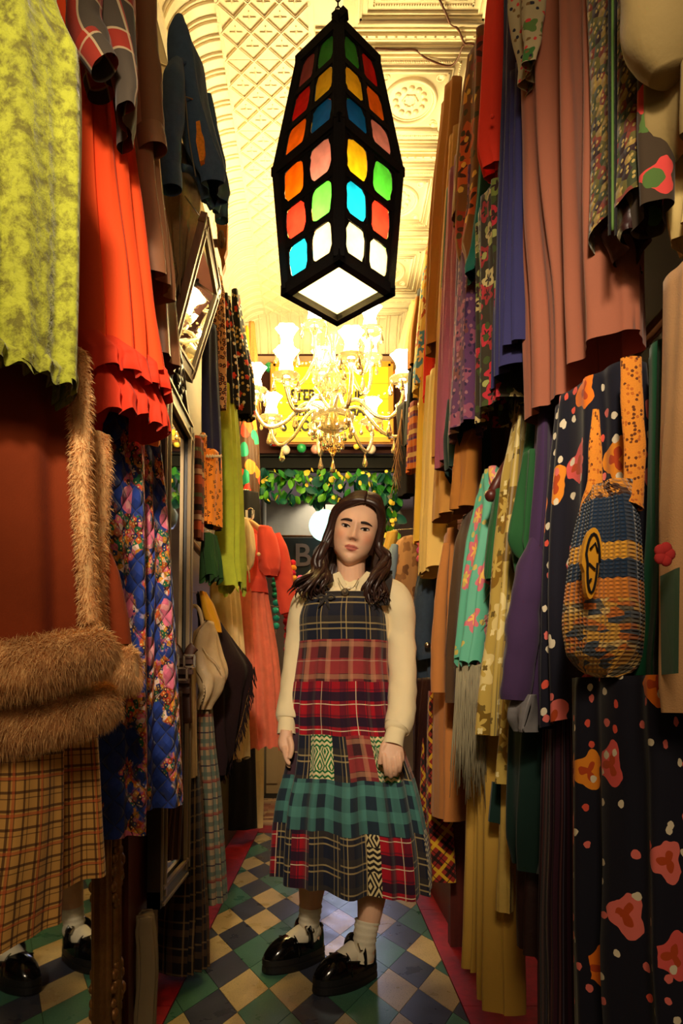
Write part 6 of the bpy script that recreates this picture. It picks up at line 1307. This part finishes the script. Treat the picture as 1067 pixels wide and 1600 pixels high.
# ---- necklace
ch = [P(x, y, 2.252 - .03 * max(0, (y - 900) / 20)) for x, y in smooth_path([(528, 903), (532, 912), (537, 919), (539, 921), (542, 919), (552, 918), (560, 904)], 4)]
nk = obj('necklace', MB().tube(ch, .0012, 5), M_HOOK, root); obj('pendant', MB().lathe([(.0, -.003), (.011, -.003), (.013, 0), (.011, .003), (.0, .003)], 16, P(539, 925, 2.222), Matrix.Rotation(PI / 2, 3, 'X')).ball(P(539, 925, 2.220), .006, 6), plain('pendant_pewter', (120, 110, 92), .4, .8), nk)
# ---- pinafore dress: tiers of plaid panels
def pf_mat(name, base, st, **k): return plaid(name, base, st, **k)
D_NAVY = plaid('pinafore_navy_check', (26, 30, 46), [(0, .085, .0, .020, (50, 44, 44), .7), (1, .085, .0, .02, (56, 50, 44), .7), (0, .085, .08, .004, (190, 166, 112), .6), (0, .085, .27, .003, (190, 166, 112), .4), (1, .085, .06, .005, (190, 166, 112), .55), (1, .085, .28, .005, (190, 166, 112), .55)])
D_PINK = plaid('pinafore_rose_ombre_check', (64, 34, 38), [(0, .09, .0, .045, (150, 50, 54), .6), (1, .105, .25, .05, (170, 60, 60), .6), (0, .09, .1, .018, (206, 150, 112), .38), (1, .105, .42, .016, (206, 150, 112), .38), (1, .105, .86, .003, (200, 180, 150), .5)])
D_RED = plaid('pinafore_red_tartan', (166, 20, 36), [(1, .085, .0, .030, (24, 24, 44), .92), (0, .075, .0, .026, (30, 20, 40), .6), (0, .075, .6, .006, (30, 20, 40), .6), (1, .085, .6, .006, (40, 20, 40), .5), (1, .085, .16, .003, (226, 206, 170), .9), (0, .15, .55, .003, (226, 206, 170), .85)])
D_GREEN = plaid('pinafore_teal_buffalo', (34, 48, 60), [(0, .075, .0, .036, (86, 146, 134), .48), (1, .08, .2, .036, (86, 146, 134), .48)])
D_GREY = plaid('pinafore_slate_check', (34, 30, 44), [(0, .08, .0, .03, (84, 54, 60), .6), (1, .08, .0, .03, (64, 50, 60), .6), (0, .08, .5, .004, (196, 170, 120), .7), (1, .08, .5, .004, (196, 170, 120), .6)])
def fair(name, base, fg, k=1.0):
    m = MT(name, .95, 0, .2, .3); s = m.sep(m.uv()); tri = lambda x: m.math('ABSOLUTE', m.math('SUBTRACT', m.math('FRACT', x), .5))
    u = tri(m.math('MULTIPLY', s[0], 40. * k)); zz = m.math('FRACT', m.math('MULTIPLY_ADD', u, .9, m.math('MULTIPLY', s[1], 62. * k)))
    c = m.mix(m.math('LESS_THAN', zz, .45), srgb(*base), srgb(*fg))
    d = m.math('ADD', tri(m.math('MULTIPLY', s[0], 20. * k)), tri(m.math('MULTIPLY', s[1], 11. * k))); c2 = m.mix(m.math('LESS_THAN', m.math('FRACT', m.math('MULTIPLY', d, 4.)), .5), srgb(*base), srgb(*fg))
    c = m.mix(m.math('LESS_THAN', m.math('FRACT', m.math('MULTIPLY', s[1], 7. * k)), .5), c, c2); m.color(vary(m, c, m.ob(), 30, .2)); n = m.noise(m.ob(), 400, 2); m.bump(n.outputs[0], .4, .003); return m.mat
D_FG = fair('pinafore_green_fairisle', (226, 212, 160), (30, 110, 56)); D_FB = fair('pinafore_black_fairisle', (34, 28, 24), (214, 194, 140), .9)
DR = [  # y px, half width centre px, xl, xr, half depth m, fold amp m
    (931, 482, 598, .098, .001), (945, 474, 601, .108, .001), (965, 468, 604, .118, .002), (1005, 468, 606, .122, .003), (1035, 465, 606, .122, .006), (1068, 461, 609, .126, .008), (1110, 457, 613, .134, .011), (1146, 456, 620, .138, .011), (1180, 453, 631, .146, .012), (1214, 447, 643, .155, .014), (1250, 438, 652, .17, .017), (1288, 433, 660, .18, .018), (1330, 430, 666, .185, .018), (1376, 428, 669, .19, .019)]
NS = 200
def dress_pt(y, k):
    i = 0
    while i < len(DR) - 2 and y > DR[i + 1][0]: i += 1
    r = cat_interp(DR, min(i + (y - DR[i][0]) / (DR[i + 1][0] - DR[i][0]), len(DR) - 1.001))
    a = 2 * PI * k / NS; t = max(0, (y - 1000) / 376); c = P((r[1] + r[2]) / 2, y, 2.335); hw = (r[2] - r[1]) / 2 * 2.335 / F
    am = r[4] * (math.sin(15 * a + .8) + .6 * math.sin(9 * a + 2.1 + .8 * t) + .3 * math.sin(27 * a))
    zz = -.030 * t * t * math.cos(a) + .006 * t * math.sin(9 * a + 1)
    ce, se = spow(math.cos(a), .92), spow(math.sin(a), .92)
    bust = .016 * math.exp(-((y - 968) / 24) ** 2) * max(0, -math.sin(a)) if y < 1040 else 0
    return c + Vector(((hw + am * .45) * ce, (r[3] + am) * se - bust, zz))
# angle convention: k=0 viewer right, k=3/4 faces the camera
dr = obj('dress', MB().tube([dress_pt(932, k) for k in range(NS + 1)], .004, 6), D_NAVY, root)
def panel(y0, y1, k0, k1, mat, rows=14, out=0.0, nm='panel'):
    mb = MB(); rg = []; vv = []
    for i in range(rows + 1):
        y = y0 + (y1 - y0) * i / rows; c = P(547, y, 2.335); pts = []
        for k in range(k0, k1 + 1):
            p = dress_pt(y, k); o_ = Vector((p.x - c.x, p.y - c.y, 0)).normalized() * out; pts.append(p + o_)
        rg.append(pts); vv.append(pts[0].z)
    us = [0.0]
    for k in range(len(rg[-1]) - 1): us.append(us[-1] + (rg[-1][k + 1] - rg[-1][k]).length)
    us = [u + k0 * .0073 for u in us]
    mb.loft(rg, False, False, False, (us, vv)); obj(nm, mb, mat, dr)
def tier(y0, y1, segs, out, rows=14):
    for k0, k1, mat in segs: panel(y0, y1, k0, k1, mat, rows, out)
tier(931, 1007, [(0, 200, D_NAVY)], .0)
tier(1003, 1070, [(0, 200, D_PINK)], .001)
tier(1066, 1150, [(0, 200, D_RED)], .002)
tier(1146, 1216, [(0, 100, D_GREY), (100, 118, D_GREY), (118, 130, D_NAVY), (130, 143, D_FG), (143, 150, D_NAVY), (150, 163, D_PINK), (163, 176, D_FG), (176, 190, D_NAVY), (190, 200, D_PINK)], .003)
tier(1212, 1292, [(0, 200, D_GREEN)], .004)
tier(1288, 1376, [(0, 92, D_NAVY), (92, 112, D_RED), (112, 124, D_NAVY), (124, 134, D_RED), (134, 146, D_NAVY), (146, 155, D_NAVY), (155, 160, D_FB), (160, 174, D_RED), (174, 187, D_NAVY), (187, 200, D_FB)], .005, 18)
for s, pts in ((1, [(600, 946, 2.235), (600, 932, 2.235), (603, 918, 2.25), (606, 904, 2.275), (607, 895, 2.33), (603, 905, 2.41), (596, 930, 2.44)]), (-1, [(486, 940, 2.27), (488, 925, 2.28), (494, 914, 2.34), (498, 920, 2.42)])):
    sp = smooth_path([tuple(P(*q)) for q in pts], 5); obj('strap', MB().tube([Vector(q) for q in sp], .015, 8, True, .28, up=Vector((0, 1, .25))), D_NAVY, dr)
bw = MB()
for dx, dy in ((-12, 14), (6, 20)): bw.tube([P(509, 934, 2.218), P(509 + dx * .5, 936 + dy * .4, 2.212), P(509 + dx, 934 + dy, 2.215)], [.004, .005, .003], 6)
for s in (-1, 1): bw.tube([P(509, 933, 2.216), P(509 + s * 8, 929, 2.212), P(509 + s * 14, 933, 2.214), P(509 + s * 8, 936, 2.212), P(509, 934, 2.216)], .004, 6)
obj('bow', bw, D_NAVY, dr)
# ---- socks and shoes
C_SOCK = solid('white_sock', (226, 214, 186), .95, .3, 500, 30, .15, .3)
M_PAT = plain('black_patent', (10, 9, 10), .12, 0, .7); M_SOLE = plain('black_sole', (18, 15, 16), .55)
def shoe(h, d, sock):
    pts = smooth_path([PT(*q) for q in sock], 6)
    mb = MB(); rg = []
    ring_pts = []; rad = []
    for i, q in enumerate(pts): ring_pts.append(Vector(q[:3])); rad.append(q[3] * (1 + .05 * math.sin(i * 2.1)))
    so = obj('sock', MB().tube(ring_pts, rad, 24, False, wr=.06, seed=2).tube([h + d * x + Vector((0, 0, SOLE + z)) for x, z in ((.03, .066), (.05, .064), (.09, .052), (.135, .036), (.175, .022))], [.036, .038, .038, .035, .028], 20), C_SOCK, root)
    sid = Vector((-d.y, d.x, 0)); L = .25
    def width(t):   # half width along the foot, t 0 heel .. 1 toe
        return .036 + .016 * math.sin(PI * min(1, max(0, (t - .15) / 1.15))) if t > .15 else .036
    def outline(grow=0, n=40):
        o = []
        for k in range(n):
            a = 2 * PI * k / n; t = .5 - .5 * math.cos(a) if False else (1 - math.cos(a)) / 2
            w = (width(t) + grow) * spow(math.sin(a), .75); x = -.005 - grow + (L + 2 * grow) * t
            o.append(h + d * x + sid * w)
        return o
    sh = MB(); lev = [(0, .002), (.006, .004), (.022, .003), (.024, .0), (.028, .0), (.030, .003), (SOLE, .002), (SOLE + .002, -.004)]
    sh.loft([[p + Vector((0, 0, z)) for p in outline(gr)] for z, gr in lev], True, True, True)
    shoe_o = obj('shoe', sh, M_SOLE, root, False)
    # toe cap
    rows = []
    for i in range(13):
        t = .56 + .44 * i / 12; x = -.005 + L * t; a = math.acos(max(-1, min(1, 1 - 2 * t))); w = width(t) * spow(math.sin(a), .75) + .0005
        hgt = .056 * (1 - ((t - .56) / .44) ** 2.8) + .010 * (1 - (t - .56) / .44) + .004
        rows.append([h + d * x + sid * (w * math.cos(PI * k / 16)) + Vector((0, 0, SOLE - .002 + hgt * math.sin(PI * k / 16) ** .8)) for k in range(17)])
    tc = MB(); tc.loft(rows, False); tc.tube(rows[0], .0035, 6); obj('toe_cap', tc, M_PAT, shoe_o)
    # quarters and heel wall
    wall = MB(); lo, hi = [], []; rim = []
    for k in range(41):
        u = -1 + 2 * k / 40; t = .62 * abs(u) ** 1.0; x = -.005 + L * t; a = math.acos(1 - 2 * max(t, .0005)); w = (width(t) * spow(math.sin(a), .75) + .001) * (1 if u > 0 else -1)
        hh = .078 - .044 * min(1, t / .36) if t < .36 else .034 + .016 * (t - .36) / .26
        lo.append(h + d * x + sid * w + Vector((0, 0, SOLE - .002))); hi.append(h + d * (x + .004) + sid * w * .9 + Vector((0, 0, SOLE + hh)))
    wall.loft([lo, [l.lerp(q, .6) + (l - h - d * .1).normalized() * .002 for l, q in zip(lo, hi)], hi], False); wall.tube(hi, .003, 6); obj('quarter', wall, M_PAT, shoe_o)
    stp = []
    for k in range(15):
        f = k / 14; a = PI * f; x = .082; stp.append(h + d * (x + .004 * math.sin(a)) + sid * (.046 * math.cos(a)) + Vector((0, 0, SOLE + .018 + .082 * math.sin(a) ** .6)))
    st_o = obj('strap', MB().tube(stp, .0175, 8, True, .25, up=Vector((d.x, d.y, .35))), M_PAT, shoe_o)
    q = stp[11]; q2 = stp[3]
    bp = q2 if (q2 - Vector((0, 0, .95))).length and q2.x > q.x else q
    n_ = (sid if bp is q2 else -sid) + Vector((0, 0, .6)); n_.normalize(); u_ = d; v_ = n_.cross(u_).normalized(); cc = bp + n_ * .006
    obj('buckle', frame_bars(MB(), [cc + u_ * .015 + v_ * .012, cc - u_ * .015 + v_ * .012, cc - u_ * .015 - v_ * .012, cc + u_ * .015 - v_ * .012], .004, .004, n_), M_HOOK, st_o, False)
shoe(SH[0]['heel'], SH[0]['dirn'], [(485, 1414, 2.445, .041), (484, 1430, 2.45, .038), (482, 1448, 2.455, .0365), (480, 1470, 2.46, .036)])
shoe(SH[1]['heel'], SH[1]['dirn'], [(574, 1438, 2.285, .042), (571, 1456, 2.28, .038), (569, 1475, 2.28, .038), (566, 1500, 2.28, .038)])
